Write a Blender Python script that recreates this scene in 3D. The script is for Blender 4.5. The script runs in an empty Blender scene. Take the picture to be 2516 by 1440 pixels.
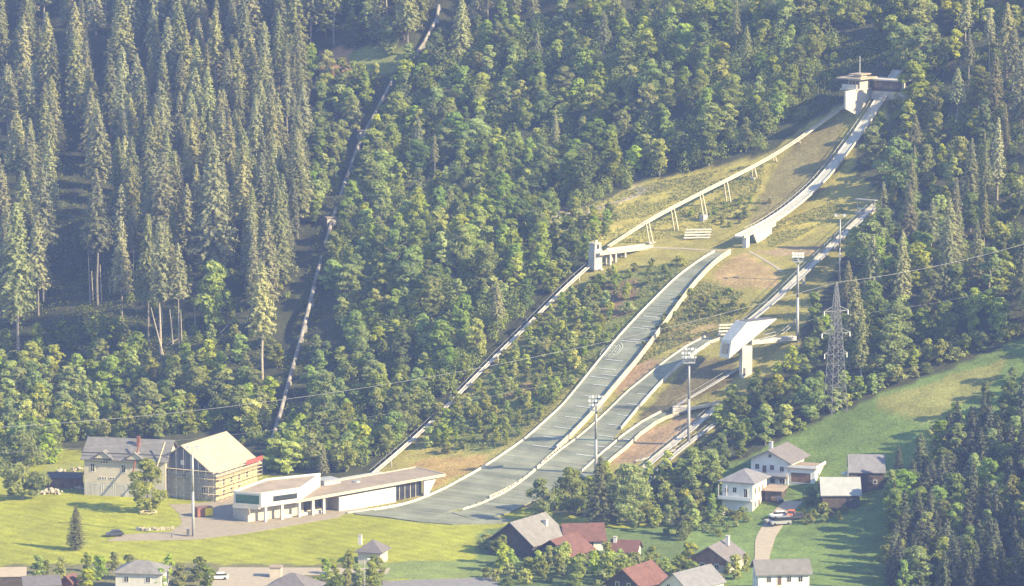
import bpy, math, random
import numpy as np
from mathutils import Vector, Matrix, Euler
random.seed(7); np.random.seed(7)
sc = bpy.context.scene
COL = sc.collection
R = math.radians

# ------------------------------------------------------------------ camera
TH = R(35); EL = R(8); FP = 10800.0
Fv = np.array([0, math.cos(EL), -math.sin(EL)]); Uv = np.array([0, math.sin(EL), math.cos(EL)]); Rv = np.array([1., 0, 0])
def ray(x, y):
    x = np.asarray(x, float); y = np.asarray(y, float)
    return Fv + (x-1258)[..., None]/FP*Rv + (720-y)[..., None]/FP*Uv
A0 = ray(1790, 622)*1200.0
CAM = np.array([0, 0, -(A0[2]-49.5)])
A = A0 + CAM
cam = bpy.data.cameras.new('camera'); camo = bpy.data.objects.new('camera', cam); COL.objects.link(camo)
camo.location = CAM; camo.rotation_euler = (R(90)-EL, 0, 0)
cam.sensor_width = 36; cam.lens = 36*FP/2516; cam.clip_start = 1; cam.clip_end = 6000
sc.camera = camo

# ------------------------------------------------------------------ light
SUN_EL = R(30.5); SUN_AZ = R(-28)          # azimuth measured from +x, negative = towards the camera side
SUN_DIR = Vector((math.cos(SUN_EL)*math.cos(SUN_AZ), math.cos(SUN_EL)*math.sin(SUN_AZ), math.sin(SUN_EL)))
w = bpy.data.worlds.new('World'); sc.world = w; w.use_nodes = True
nt = w.node_tree; bg = nt.nodes['Background']
sky = nt.nodes.new('ShaderNodeTexSky'); sky.sky_type = 'NISHITA'; sky.sun_disc = False
sky.sun_elevation = SUN_EL; sky.sun_rotation = R(90) - SUN_AZ
sky.air_density = 1.0; sky.dust_density = 0.6; sky.ozone_density = 1.0
nt.links.new(sky.outputs[0], bg.inputs[0]); bg.inputs[1].default_value = 0.12
sl = bpy.data.lights.new('sun', 'SUN'); sl.energy = 5.0; sl.angle = R(0.5); sl.color = (1.0, 0.81, 0.47)
so = bpy.data.objects.new('sun', sl); COL.objects.link(so); so.rotation_euler = SUN_DIR.to_track_quat('Z', 'Y').to_euler(); so.location = (300, 1000, 400)
sc.view_settings.view_transform = 'Standard'; sc.view_settings.look = 'None'
sc.view_settings.exposure = 1.62; sc.view_settings.gamma = 1.0; sc.view_settings.use_curve_mapping = False
sc.render.engine = 'CYCLES'
cy = sc.cycles
cy.max_bounces = 5; cy.diffuse_bounces = 2; cy.glossy_bounces = 2; cy.transmission_bounces = 2; cy.volume_bounces = 0; cy.transparent_max_bounces = 8
cy.use_denoising = True
HAZE_DENSITY = 0.00012

# ------------------------------------------------------------------ terrain function
U = np.array([-math.sin(TH), -math.cos(TH)]); V = np.array([-math.cos(TH), math.sin(TH)])
sp = [-900,-600,-400,-250,-160,-120,-84,-67,-45,-23,-7,2,18,38,58,73,90,105,122,138,150,400]
zp = [330,270,203,132,84,61,37,25,12.5,4.5,1.2,0,-4,-13,-23,-31,-39,-44,-47.6,-49.2,-49.5,-49.5]
def pchip(xs, ys):
    xs = np.array(xs, float); ys = np.array(ys, float); h = np.diff(xs); d = np.diff(ys)/h
    m = np.zeros(len(xs)); m[0] = d[0]; m[-1] = d[-1]
    for i in range(1, len(xs)-1):
        if d[i-1]*d[i] > 0:
            w1 = 2*h[i]+h[i-1]; w2 = h[i]+2*h[i-1]; m[i] = (w1+w2)/(w1/d[i-1]+w2/d[i])
    def f(x):
        x = np.clip(x, xs[0], xs[-1]); i = np.clip(np.searchsorted(xs, x)-1, 0, len(xs)-2)
        t = (x-xs[i])/h[i]
        return (2*t**3-3*t*t+1)*ys[i]+(t**3-2*t*t+t)*h[i]*m[i]+(-2*t**3+3*t*t)*ys[i+1]+(t**3-t*t)*h[i]*m[i+1]
    return f
PROF = pchip(sp, zp)
def st(x, y): return (x-A[0])*U[0]+(y-A[1])*U[1], (x-A[0])*V[0]+(y-A[1])*V[1]
def smooth(a, b, x):
    t = np.clip((x-a)/(b-a), 0, 1); return t*t*(3-2*t)
_w = [(.11,.05,1.0,.3),(-.06,.13,.9,1.7),(.21,-.17,.5,2.9),(.33,.27,.3,.5),(-.41,.36,.22,4.1),(.037,.021,1.6,2.2),(.6,-.5,.12,.9)]
def bump(x, y):
    b = 0
    for kx, ky, a, ph in _w: b = b + a*np.sin(kx*x+ky*y+ph)
    return b
def base(x, y):                      # the shaped hillside of the jumps, without unevenness
    s, t = st(x, y); return PROF(s) + A[2]
def ground_z(x, y):
    x = np.asarray(x, float); y = np.asarray(y, float)
    s, t = st(x, y)
    m = (0.16 + 0.75*smooth(45, 80, t) + 0.3*smooth(-95, -130, t))*(1-smooth(85, 125, s))
    z = PROF(s) + A[2] + m*bump(x, y) - 0.35*(1-smooth(125, 140, s))
    z = z + 34*smooth(6, 80, x-.1165*y)*(1-smooth(985, 1045, y))*smooth(760, 900, y)     # unseen spur added beyond the right edge to shade the corner wood
    z = z + np.clip(700-y, 0, 900)*0.28       # the opposite valley side, where the camera stands
    return z
def hit(px, py, off=0., fun=ground_z):
    px = np.asarray(px, float); py = np.asarray(py, float)
    d = ray(px, py); d = d/d[..., 1:2]
    lo = np.full(d.shape[:-1], 850.); hi = lo.copy(); found = np.zeros(lo.shape, bool)
    for Y in np.arange(874, 1900, 24.):
        b = (CAM[2]+d[..., 2]*Y < fun(d[..., 0]*Y, np.full(lo.shape, Y))+off) & ~found
        hi = np.where(b, Y, hi); found |= b
    lo = hi-24
    for _ in range(17):
        m = (lo+hi)/2; b = CAM[2]+d[..., 2]*m < fun(d[..., 0]*m, m)+off
        hi = np.where(b, m, hi); lo = np.where(b, lo, m)
    return CAM+d*hi[..., None]
def proj(p):
    q = np.asarray(p, float)-CAM; w_ = q@Fv
    return 1258+FP*(q@Rv)/w_, 720-FP*(q@Uv)/w_
def stz(s, t, z=None):               # hill coordinates -> world
    x = A[0]+U[0]*s+V[0]*t; y = A[1]+U[1]*s+V[1]*t
    return np.array([x, y, z if z is not None else float(ground_z(x, y))])
def z_at(xy, py):                    # height over a ground point that is seen at picture row py
    k = (720-py)/FP
    return CAM[2] + xy[1]*(-math.sin(EL)+k*math.cos(EL))/(math.cos(EL)+k*math.sin(EL))
def onplane(px, py, p0, d):          # a point of a vertical plane (through p0, along d) -> (along, z)
    d = np.array(d[:2], float); d /= np.hypot(*d); n = np.array([-d[1], d[0]])
    r = ray(px, py); k = ((np.array(p0[:2])-CAM[:2])@n)/(r[:2]@n); q = CAM+r*k
    return (q[:2]-np.array(p0[:2]))@d, q[2]

# ------------------------------------------------------------------ materials
def new_mat(name):
    m = bpy.data.materials.new(name); m.use_nodes = True
    n = m.node_tree.nodes; return m, n, m.node_tree.links, n['Principled BSDF']
MATS = {}
def mat(name, col, rough=.7, var=.18, scale=.6, bump_=.0, metal=0., dirt=None, spec=.4):
    m, n, l, b = new_mat(name)
    tc = n.new('ShaderNodeTexCoord'); geo = n.new('ShaderNodeNewGeometry')
    nz = n.new('ShaderNodeTexNoise'); nz.inputs['Scale'].default_value = scale; nz.inputs['Detail'].default_value = 6; nz.inputs['Roughness'].default_value = .65
    l.new(geo.outputs['Position'], nz.inputs['Vector'])
    oi = n.new('ShaderNodeObjectInfo')
    mp = n.new('ShaderNodeMapRange'); mp.inputs[1].default_value = .3; mp.inputs[2].default_value = .7
    mp.inputs[3].default_value = 1-var; mp.inputs[4].default_value = 1+var*.6
    l.new(nz.outputs['Fac'], mp.inputs[0])
    mo = n.new('ShaderNodeMapRange'); mo.inputs[3].default_value = 1-var*.5; mo.inputs[4].default_value = 1+var*.3
    l.new(oi.outputs['Random'], mo.inputs[0])
    mu = n.new('ShaderNodeMath'); mu.operation = 'MULTIPLY'; l.new(mp.outputs[0], mu.inputs[0]); l.new(mo.outputs[0], mu.inputs[1])
    vm = n.new('ShaderNodeVectorMath'); vm.operation = 'SCALE'; vm.inputs[0].default_value = col; l.new(mu.outputs[0], vm.inputs['Scale'])
    out = vm.outputs[0]
    if dirt:
        n2 = n.new('ShaderNodeTexNoise'); n2.inputs['Scale'].default_value = scale*1.1; n2.inputs['Detail'].default_value = 6
        ms_ = n.new('ShaderNodeMapping'); ms_.inputs['Scale'].default_value = (1, 1, .14); l.new(geo.outputs['Position'], ms_.inputs['Vector']); l.new(ms_.outputs[0], n2.inputs['Vector'])
        r2 = n.new('ShaderNodeMapRange'); r2.inputs[1].default_value = .48; r2.inputs[2].default_value = .72; r2.inputs[4].default_value = .75; l.new(n2.outputs['Fac'], r2.inputs[0])
        mx = n.new('ShaderNodeMix'); mx.data_type = 'RGBA'; l.new(r2.outputs[0], mx.inputs[0]); l.new(out, mx.inputs[6]); mx.inputs[7].default_value = (*dirt, 1); out = mx.outputs[2]
    l.new(out, b.inputs['Base Color'])
    b.inputs['Roughness'].default_value = rough; b.inputs['Metallic'].default_value = metal; b.inputs['Specular IOR Level'].default_value = spec
    if bump_:
        bp = n.new('ShaderNodeBump'); bp.inputs['Strength'].default_value = bump_; bp.inputs['Distance'].default_value = .2
        l.new(nz.outputs['Fac'], bp.inputs['Height']); l.new(bp.outputs[0], b.inputs['Normal'])
    MATS[name] = m; return m
def M(n): return MATS[n]
mat('concrete', (.40,.385,.35), .85, .25, .5, .2, dirt=(.27,.25,.22))
mat('concrete_light', (.42,.40,.355), .8, .2, .5, .1, dirt=(.38,.36,.32))
mat('white_board', (.46,.435,.38), .6, .22, .8, dirt=(.45,.42,.36))
mat('cream_board', (.45,.405,.31), .65, .22, .8, dirt=(.45,.40,.30))
mat('white_paint', (.52,.505,.465), .6, .10, .5, dirt=(.44,.42,.38))
mat('cream_wall', (.44,.395,.32), .8, .15, .4, dirt=(.45,.40,.31))
mat('yellow_wall', (.62,.50,.24), .8, .15, .4)
mat('sunlit_pink', (.66,.50,.40), .8, .12, .4)
mat('steel', (.42,.43,.44), .45, .2, .8, metal=.4)
mat('galvanised', (.30,.305,.31), .55, .25, .8, metal=.2)
mat('dark_steel', (.10,.10,.11), .5, .3, 1.0)
mat('rail_steel', (.50,.47,.42), .6, .3, .8)
mat('deck', (.46,.42,.35), .8, .3, .9, dirt=(.3,.27,.22))
mat('mat_green', (.270,.290,.235), .8, .16, .25, .1, dirt=(.30,.29,.23), spec=.2)
mat('mat_green_b', (.255,.278,.225), .8, .16, .3, .1, dirt=(.29,.28,.22), spec=.2)
mat('line_white', (.72,.74,.72), .7, .15, .8)
mat('line_pale', (.36,.38,.33), .7, .2, 1.2)
mat('dark_wood', (.075,.06,.05), .8, .4, .9)
mat('brown_wood', (.20,.12,.07), .8, .4, .9)
mat('plank', (.50,.42,.28), .8, .3, 1.0)
mat('roof_grey', (.17,.165,.16), .75, .25, .7, .1, dirt=(.12,.12,.11))
mat('roof_brown', (.27,.22,.165), .85, .2, .3, .1, dirt=(.20,.165,.125))
mat('roof_slate', (.15,.15,.165), .7, .25, .8)
mat('roof_red', (.128,.066,.056), .85, .35, .9, .15, dirt=(.10,.06,.05), spec=.2)
mat('pylon_steel', (.20,.205,.21), .6, .25, .8)
mat('roof_purple', (.135,.125,.13), .7, .25, .9, .1)
mat('roof_zinc', (.30,.315,.315), .5, .15, .6)
mat('roof_membrane', (.33,.275,.205), .6, .10, .5, dirt=(.27,.22,.16))
mat('glass', (.03,.035,.045), .12, .3, .5, spec=.7)
mat('green_glass', (.03,.10,.075), .15, .3, .5, spec=.7)
mat('window_frame', (.62,.60,.55), .6, .1)
mat('shutter', (.12,.08,.05), .7, .2)
mat('house_white', (.66,.66,.64), .7, .08, .5)
mat('bark', (.15,.115,.085), .9, .4, 1.5, .3)
mat('bark_pale', (.32,.28,.22), .9, .35, 1.5, .3)
mat('bark_grey', (.20,.18,.15), .9, .35, 1.5, .3)
mat('gravel', (.32,.28,.215), .95, .18, .8, .2, dirt=(.34,.28,.21))
mat('asphalt', (.17,.165,.165), .9, .2, .6, .1)
mat('paving', (.25,.215,.160), .9, .15, .5, .1, dirt=(.20,.17,.125))
mat('rock', (.42,.36,.28), .9, .35, 1.2, .4)
mat('yellow_paint', (.75,.55,.02), .5, .12)
mat('rust_paint', (.22,.09,.05), .6, .25)
mat('red_net', (.50,.07,.06), .7, .3, 1.5)
mat('car_white', (.70,.70,.70), .3, .05)
mat('car_silver', (.38,.39,.41), .3, .05, metal=.4)
mat('car_dark', (.05,.055,.07), .3, .05)
mat('car_red', (.28,.05,.03), .3, .05)
mat('tyre', (.02,.02,.02), .9, .1)
mat('pipe', (.25,.235,.21), .6, .3, .6, dirt=(.24,.20,.16))
mat('wire', (.35,.35,.36), .5, .1)
mat('lamp_glass', (.70,.70,.68), .3, .1)
mat('orange', (.55,.14,.04), .5, .1)

def mat_rows(name, c1, c2):
    # plastic matting: stripes down the fall line, faded patches
    m, n, l, b = new_mat(name); geo = n.new('ShaderNodeNewGeometry')
    vr = n.new('ShaderNodeVectorRotate'); vr.rotation_type = 'Z_AXIS'; vr.inputs['Angle'].default_value = R(-55)
    l.new(geo.outputs['Position'], vr.inputs['Vector'])
    mpn = n.new('ShaderNodeMapping'); mpn.inputs['Scale'].default_value = (.9, .05, .05); l.new(vr.outputs[0], mpn.inputs['Vector'])
    z1 = n.new('ShaderNodeTexNoise'); z1.inputs['Scale'].default_value = 1.0; z1.inputs['Detail'].default_value = 6; z1.inputs['Roughness'].default_value = .7; l.new(mpn.outputs[0], z1.inputs['Vector'])
    z2 = n.new('ShaderNodeTexNoise'); z2.inputs['Scale'].default_value = .16; z2.inputs['Detail'].default_value = 6; l.new(geo.outputs['Position'], z2.inputs['Vector'])
    z3 = n.new('ShaderNodeTexNoise'); z3.inputs['Scale'].default_value = 1.8; z3.inputs['Detail'].default_value = 4; l.new(geo.outputs['Position'], z3.inputs['Vector'])
    mx = n.new('ShaderNodeMix'); mx.data_type = 'RGBA'; mx.inputs[6].default_value = (*c1, 1); mx.inputs[7].default_value = (*c2, 1)
    r = n.new('ShaderNodeMapRange'); r.inputs[1].default_value = .38; r.inputs[2].default_value = .64; l.new(z1.outputs['Fac'], r.inputs[0]); l.new(r.outputs[0], mx.inputs[0])
    oi = n.new('ShaderNodeObjectInfo'); r0 = n.new('ShaderNodeMapRange'); r0.inputs[3].default_value = .82; r0.inputs[4].default_value = 1.1; l.new(oi.outputs['Random'], r0.inputs[0])
    r2 = n.new('ShaderNodeMapRange'); r2.inputs[1].default_value = .3; r2.inputs[2].default_value = .7; r2.inputs[3].default_value = .78; r2.inputs[4].default_value = 1.18; l.new(z2.outputs['Fac'], r2.inputs[0])
    r3 = n.new('ShaderNodeMapRange'); r3.inputs[1].default_value = .3; r3.inputs[2].default_value = .7; r3.inputs[3].default_value = .88; r3.inputs[4].default_value = 1.1; l.new(z3.outputs['Fac'], r3.inputs[0])
    m1 = n.new('ShaderNodeMath'); m1.operation = 'MULTIPLY'; l.new(r0.outputs[0], m1.inputs[0]); l.new(r2.outputs[0], m1.inputs[1])
    m2 = n.new('ShaderNodeMath'); m2.operation = 'MULTIPLY'; l.new(m1.outputs[0], m2.inputs[0]); l.new(r3.outputs[0], m2.inputs[1])
    vm = n.new('ShaderNodeVectorMath'); vm.operation = 'SCALE'; l.new(mx.outputs[2], vm.inputs[0]); l.new(m2.outputs[0], vm.inputs['Scale'])
    l.new(vm.outputs[0], b.inputs['Base Color']); b.inputs['Roughness'].default_value = .8; b.inputs['Specular IOR Level'].default_value = .2; MATS[name] = m
mat_rows('mat_green', (.168,.186,.138), (.226,.232,.172)); mat_rows('mat_green_b', (.156,.174,.130), (.214,.220,.162))
def foliage(name, c1, c2, trans=.35, hue=.03):
    m, n, l, b = new_mat(name)
    oi = n.new('ShaderNodeObjectInfo'); geo = n.new('ShaderNodeNewGeometry')
    mx = n.new('ShaderNodeMix'); mx.data_type = 'RGBA'; mx.inputs[6].default_value = (*c1, 1); mx.inputs[7].default_value = (*c2, 1)
    ad = n.new('ShaderNodeMath'); ad.operation = 'MULTIPLY_ADD'; ad.inputs[1].default_value = .55
    l.new(geo.outputs['Random Per Island'], ad.inputs[0])
    m2 = n.new('ShaderNodeMath'); m2.operation = 'MULTIPLY'; m2.inputs[1].default_value = .5; l.new(oi.outputs['Random'], m2.inputs[0]); l.new(m2.outputs[0], ad.inputs[2])
    l.new(ad.outputs[0], mx.inputs[0])
    hs = n.new('ShaderNodeHueSaturation'); 
    r1 = n.new('ShaderNodeMapRange'); r1.inputs[3].default_value = .5-hue*.35; r1.inputs[4].default_value = .5+hue*.8
    wn = n.new('ShaderNodeTexWhiteNoise'); wn.noise_dimensions = '1D'; l.new(oi.outputs['Random'], wn.inputs['W'])
    l.new(wn.outputs['Value'], r1.inputs[0]); l.new(r1.outputs[0], hs.inputs['Hue'])
    r2 = n.new('ShaderNodeMapRange'); r2.inputs[3].default_value = .62; r2.inputs[4].default_value = 1.35
    wc = n.new('ShaderNodeSeparateColor'); l.new(wn.outputs['Color'], wc.inputs[0]); l.new(wc.outputs[1], r2.inputs[0]); l.new(r2.outputs[0], hs.inputs['Value'])
    r3 = n.new('ShaderNodeMapRange'); r3.inputs[3].default_value = .75; r3.inputs[4].default_value = 1.05; l.new(wc.outputs[2], r3.inputs[0]); l.new(r3.outputs[0], hs.inputs['Saturation'])
    l.new(mx.outputs[2], hs.inputs['Color'])
    l.new(hs.outputs[0], b.inputs['Base Color']); b.inputs['Roughness'].default_value = .6; b.inputs['Specular IOR Level'].default_value = .25
    tr = n.new('ShaderNodeBsdfTranslucent'); l.new(hs.outputs[0], tr.inputs['Color'])
    ms = n.new('ShaderNodeMixShader'); ms.inputs[0].default_value = trans
    l.new(b.outputs[0], ms.inputs[1]); l.new(tr.outputs[0], ms.inputs[2]); l.new(ms.outputs[0], n['Material Output'].inputs['Surface'])
    MATS[name] = m
foliage('spruce_needles', (.165,.185,.070), (.360,.345,.135), .45, .03)
foliage('shaded_needles', (.050,.065,.030), (.110,.125,.055), .30, .02)  # shade over the right corner wood is put into this needle colour
foliage('broad_leaves', (.165,.235,.032), (.425,.455,.088), .55, .04)
foliage('young_leaves', (.200,.280,.025), (.480,.490,.065), .52, .04)
foliage('brush_leaves', (.165,.210,.030), (.360,.360,.070), .46, .035)

# ------------------------------------------------------------------ mesh helpers
def link_mesh(name, me, parent=None, loc=None, rot=None):
    o = bpy.data.objects.new(name, me); COL.objects.link(o)
    if parent is not None: o.parent = parent
    if loc is not None: o.location = loc
    if rot is not None: o.rotation_euler = rot
    return o
class MB:
    def __init__(self): self.v = []; self.f = []; self.mi = []
    def add(self, vs, fs, mi=0):
        k = len(self.v); self.v += [tuple(map(float, v)) for v in vs]; self.f += [tuple(k+i for i in f) for f in fs]; self.mi += [mi]*len(fs); return self
    def box(self, x0, x1, y0, y1, z0, z1, mi=0):
        return self.add([(x0,y0,z0),(x1,y0,z0),(x1,y1,z0),(x0,y1,z0),(x0,y0,z1),(x1,y0,z1),(x1,y1,z1),(x0,y1,z1)],
            [(3,2,1,0),(4,5,6,7),(0,1,5,4),(1,2,6,5),(2,3,7,6),(3,0,4,7)], mi)
    def hexa(self, b, t, mi=0):     # four bottom and four top points, same turn
        return self.add(list(b)+list(t), [(3,2,1,0),(4,5,6,7),(0,1,5,4),(1,2,6,5),(2,3,7,6),(3,0,4,7)], mi)
    def prism(self, poly, ext, mi=0):
        n = len(poly); ext = np.array(ext, float)
        vs = [np.array(p, float) for p in poly]; vs2 = [p+ext for p in vs]
        return self.add(vs+vs2, [tuple(range(n))[::-1], tuple(range(n, 2*n))]+[(i, (i+1) % n, n+(i+1) % n, n+i) for i in range(n)], mi)
    def tube(self, p0, p1, r0, r1=None, n=6, mi=0):
        p0 = Vector(p0); p1 = Vector(p1); r1 = r0 if r1 is None else r1
        d = (p1-p0).normalized(); a = d.orthogonal().normalized(); b = d.cross(a)
        vs = []
        for p, r in ((p0, r0), (p1, r1)):
            for i in range(n):
                c = 2*math.pi*i/n; vs.append(p+(a*math.cos(c)+b*math.sin(c))*r)
        return self.add(vs, [(i, (i+1) % n, n+(i+1) % n, n+i) for i in range(n)]+[tuple(range(n))[::-1], tuple(range(n, 2*n))], mi)
    def beam(self, p0, p1, w_, h_, mi=0):      # square bar whose height axis stays upright
        p0 = np.array(p0, float); p1 = np.array(p1, float); d = p1-p0; d /= np.linalg.norm(d)
        a = np.cross(d, (0, 0, 1.)); la = np.linalg.norm(a); a = a/la if la > 1e-5 else np.array([1., 0, 0]); b = np.cross(a, d)
        if b[2] < 0: b = -b
        q = [(-1,-1),(1,-1),(1,1),(-1,1)]
        return self.hexa([p0+a*w_/2*i+b*h_/2*j for i, j in q], [p1+a*w_/2*i+b*h_/2*j for i, j in q], mi)
    def build(self, name, mats, parent=None, smooth_=False):
        me = bpy.data.meshes.new(name); me.from_pydata(self.v, [], self.f)
        mats = mats if isinstance(mats, (list, tuple)) else [mats]
        for m in mats: me.materials.append(M(m))
        if len(mats) > 1: me.polygons.foreach_set('material_index', self.mi)
        if smooth_: me.polygons.foreach_set('use_smooth', [True]*len(me.polygons))
        me.validate(); me.update()
        import bmesh
        if len(self.v) < 4000:
            bm = bmesh.new(); bm.from_mesh(me); bmesh.ops.recalc_face_normals(bm, faces=bm.faces); bm.to_mesh(me); bm.free()
        return link_mesh(name, me, parent)
_unit = {}
def unit_box(m):
    if m not in _unit:
        me = bpy.data.meshes.new('box_'+m); k = MB().box(-.5,.5,-.5,.5,-.5,.5); me.from_pydata(k.v, [], k.f); me.materials.append(M(m)); me.update(); _unit[m] = me
    return _unit[m]
def piece(name, parent, c, size, m, rz=0., mx=None):
    o = link_mesh(name, unit_box(m), parent)
    if mx is not None: o.matrix_local = mx
    else: o.location = c; o.scale = size; o.rotation_euler = (0, 0, rz)
    return o
def bar(name, parent, p0, p1, w_, h_, m):       # unit box laid from p0 to p1
    p0 = Vector(p0); p1 = Vector(p1); d = p1-p0; L = d.length; d.normalize()
    a = d.cross(Vector((0, 0, 1))); a = a.normalized() if a.length > 1e-4 else Vector((1, 0, 0)); b = a.cross(d)
    mx = Matrix(((d.x*L, a.x*w_, b.x*h_, (p0.x+p1.x)/2), (d.y*L, a.y*w_, b.y*h_, (p0.y+p1.y)/2), (d.z*L, a.z*w_, b.z*h_, (p0.z+p1.z)/2), (0, 0, 0, 1)))
    return piece(name, parent, None, None, m, mx=mx)
def thing(name, label, cat, loc=(0, 0, 0), rz=0., group=None):
    o = bpy.data.objects.new(name, None); COL.objects.link(o); o.location = tuple(map(float, loc)); o.rotation_euler = (0, 0, rz); o.empty_display_size = .5
    return tag(o, label, cat, group)
def tag(o, label, cat, group=None):
    o['label'] = label; o['category'] = cat
    if group: o['group'] = group
    return o
def structure(o, label=None):
    o['kind'] = 'structure'
    if label: o['label'] = label
    return o
def inpoly(x, y, poly):
    x = np.asarray(x); y = np.asarray(y); r = np.zeros(x.shape, bool); n = len(poly)
    for i in range(n):
        x1, y1 = poly[i]; x2, y2 = poly[(i+1) % n]
        if y1 == y2: continue
        c = ((y1 > y) != (y2 > y)) & (x < (x2-x1)*(y-y1)/(y2-y1)+x1); r ^= c
    return r
def noise2(x, y, seed=0):
    r = np.random.RandomState(seed); o = 0
    for i in range(10):
        f = .02*1.55**i; a = r.rand()*6.28; o = o + np.sin(x*f*math.cos(a)+y*f*math.sin(a)+r.rand()*6.28)*(.8**i)
    return o/3.2
# ------------------------------------------------------------------ ground
def ground():
    def axis(lo, c0, c1, hi, fine, coarse):
        return np.concatenate([np.arange(lo, c0, coarse), np.arange(c0, c1, fine), np.arange(c1, hi+coarse, coarse)])
    xs = axis(-360, -215, 200, 350, 1.7, 12); ys = axis(-80, 935, 1520, 1640, 1.7, 14)
    X, Y = np.meshgrid(xs, ys); Z = ground_z(X, Y)
    P3 = np.stack([X, Y, Z], -1); px, py = proj(P3)
    j1 = noise2(X*2.2, Y*2.2, 3); j2 = noise2(X*2.2, Y*2.2, 5); j3 = noise2(X*5, Y*5, 9)
    qx = px+j1*14; qy = py+j2*10
    C = np.zeros(X.shape+(4,))
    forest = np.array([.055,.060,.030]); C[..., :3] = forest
    def zone(poly, col, soft=1.):
        m = inpoly(qx, qy, poly); C[m, :3] = col
    s, t = st(X, Y)
    C[(s > 128) & (Y > 800), :3] = (.235,.250,.035)
    C[Y < 800, :3] = (.08,.12,.04)
    # jump clearing: yellow green rough grass
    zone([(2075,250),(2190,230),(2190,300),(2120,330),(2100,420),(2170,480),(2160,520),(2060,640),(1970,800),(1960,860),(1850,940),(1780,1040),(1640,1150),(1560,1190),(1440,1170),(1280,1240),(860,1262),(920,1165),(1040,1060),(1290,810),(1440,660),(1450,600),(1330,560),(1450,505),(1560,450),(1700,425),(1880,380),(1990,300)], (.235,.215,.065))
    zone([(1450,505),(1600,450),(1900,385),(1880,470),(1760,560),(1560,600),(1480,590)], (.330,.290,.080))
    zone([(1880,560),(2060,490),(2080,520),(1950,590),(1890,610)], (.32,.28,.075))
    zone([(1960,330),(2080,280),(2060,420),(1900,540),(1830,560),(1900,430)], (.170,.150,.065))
    # brush between the lift and the big hill
    zone([(1440,680),(1620,650),(1700,640),(1560,780),(1330,1020),(1200,1120),(1060,1090),(1200,920)], (.130,.150,.045))
    # bare and dry patches
    zone([(1340,520),(1440,520),(1440,545),(1340,560)], (.36,.27,.15))
    zone([(1545,455),(1640,462),(1560,480)], (.33,.28,.17))
    zone([(1790,640),(1830,625),(1920,680),(1915,710),(1850,705),(1790,715),(1740,690)], (.300,.225,.110))
    zone([(1840,615),(1960,605),(2010,600),(2000,625),(1900,632)], (.265,.205,.115))
    zone([(1650,800),(1760,790),(1760,825),(1690,850),(1630,840)], (.300,.235,.105))
    zone([(1560,880),(1630,880),(1590,920),(1530,960),(1510,960)], (.235,.165,.095))
    zone([(1470,700),(1560,690),(1550,770),(1470,790)], (.17,.12,.075))
    zone([(1700,880),(1800,880),(1800,930),(1660,1000),(1560,1060),(1560,1040)], (.14,.12,.06))
    zone([(1500,1140),(1560,1070),(1660,1022),(1740,1010),(1690,1070),(1580,1130),(1530,1150)], (.265,.190,.110))
    zone([(960,1165),(1040,1125),(1200,1120),(1215,1135),(1100,1190),(1060,1210),(1040,1180)], (.27,.195,.075))
    zone([(1240,960),(1320,930),(1310,960),(1240,985)], (.26,.17,.08))
    # clearing in the wood, upper left
    zone([(780,130),(870,120),(930,145),(960,175),(860,190),(800,180)], (.32,.20,.11))
    zone([(860,130),(950,110),(1010,130),(960,190),(870,200)], (.17,.19,.06))
    zone([(1600,215),(1780,200),(1960,230),(1980,280),(1700,260)], (.21,.20,.06))
    zone([(1850,140),(2010,130),(2040,180),(1990,190),(1860,165)], (.21,.185,.07))
    # right-hand meadow
    zone([(1860,1110),(2050,1010),(2240,940),(2516,825),(2700,760),(2700,1500),(1840,1500),(1700,1340),(1640,1330),(1760,1280),(1780,1150)], (.120,.175,.052))
    zone([(2140,985),(2480,870),(2420,960),(2330,1000),(2280,1045),(2150,1010)], (.190,.195,.065))
    # valley floor, gardens
    zone([(1180,1300),(1660,1300),(1720,1345),(1720,1500),(1180,1500)], (.095,.135,.045))
    zone([(0,1385),(950,1385),(950,1500),(0,1500)], (.14,.135,.065))
    zone([(860,1385),(1200,1375),(1200,1420),(860,1425)], (.15,.19,.06))
    zone([(110,1135),(205,1130),(205,1190),(110,1190)], (.22,.23,.06))
    C[..., :3] *= (1+.16*j3+.10*j1)[..., None].clip(.55, 1.5)
    C[..., 3] = inpoly(px, py, [(-200,1235),(440,1235),(640,1283),(860,1265),(1100,1285),(1180,1330),(1180,1385),(-200,1385)])
    ny, nx = X.shape; me = bpy.data.meshes.new('ground')
    idx = np.arange(nx*ny).reshape(ny, nx)
    q = np.stack([idx[:-1, :-1], idx[:-1, 1:], idx[1:, 1:], idx[1:, :-1]], -1).reshape(-1, 4)
    fill_mesh(me, P3.reshape(-1, 3), q)
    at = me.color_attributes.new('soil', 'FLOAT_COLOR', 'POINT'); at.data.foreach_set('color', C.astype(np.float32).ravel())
    me.polygons.foreach_set('use_smooth', np.ones(len(q), bool))
    m, n, l, b = new_mat('soil'); MATS['soil'] = m
    ca = n.new('ShaderNodeVertexColor'); ca.layer_name = 'soil'
    geo = n.new('ShaderNodeNewGeometry')
    z1 = n.new('ShaderNodeTexNoise'); z1.inputs['Scale'].default_value = 1.3; z1.inputs['Detail'].default_value = 8; z1.inputs['Roughness'].default_value = .7
    z2 = n.new('ShaderNodeTexNoise'); z2.inputs['Scale'].default_value = .2; z2.inputs['Detail'].default_value = 7
    for z in (z1, z2): l.new(geo.outputs['Position'], z.inputs['Vector'])
    r1 = n.new('ShaderNodeMapRange'); r1.inputs[1].default_value = .3; r1.inputs[2].default_value = .7; r1.inputs[3].default_value = .6; r1.inputs[4].default_value = 1.35
    r2 = n.new('ShaderNodeMapRange'); r2.inputs[1].default_value = .3; r2.inputs[2].default_value = .7; r2.inputs[3].default_value = .8; r2.inputs[4].default_value = 1.18
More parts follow.
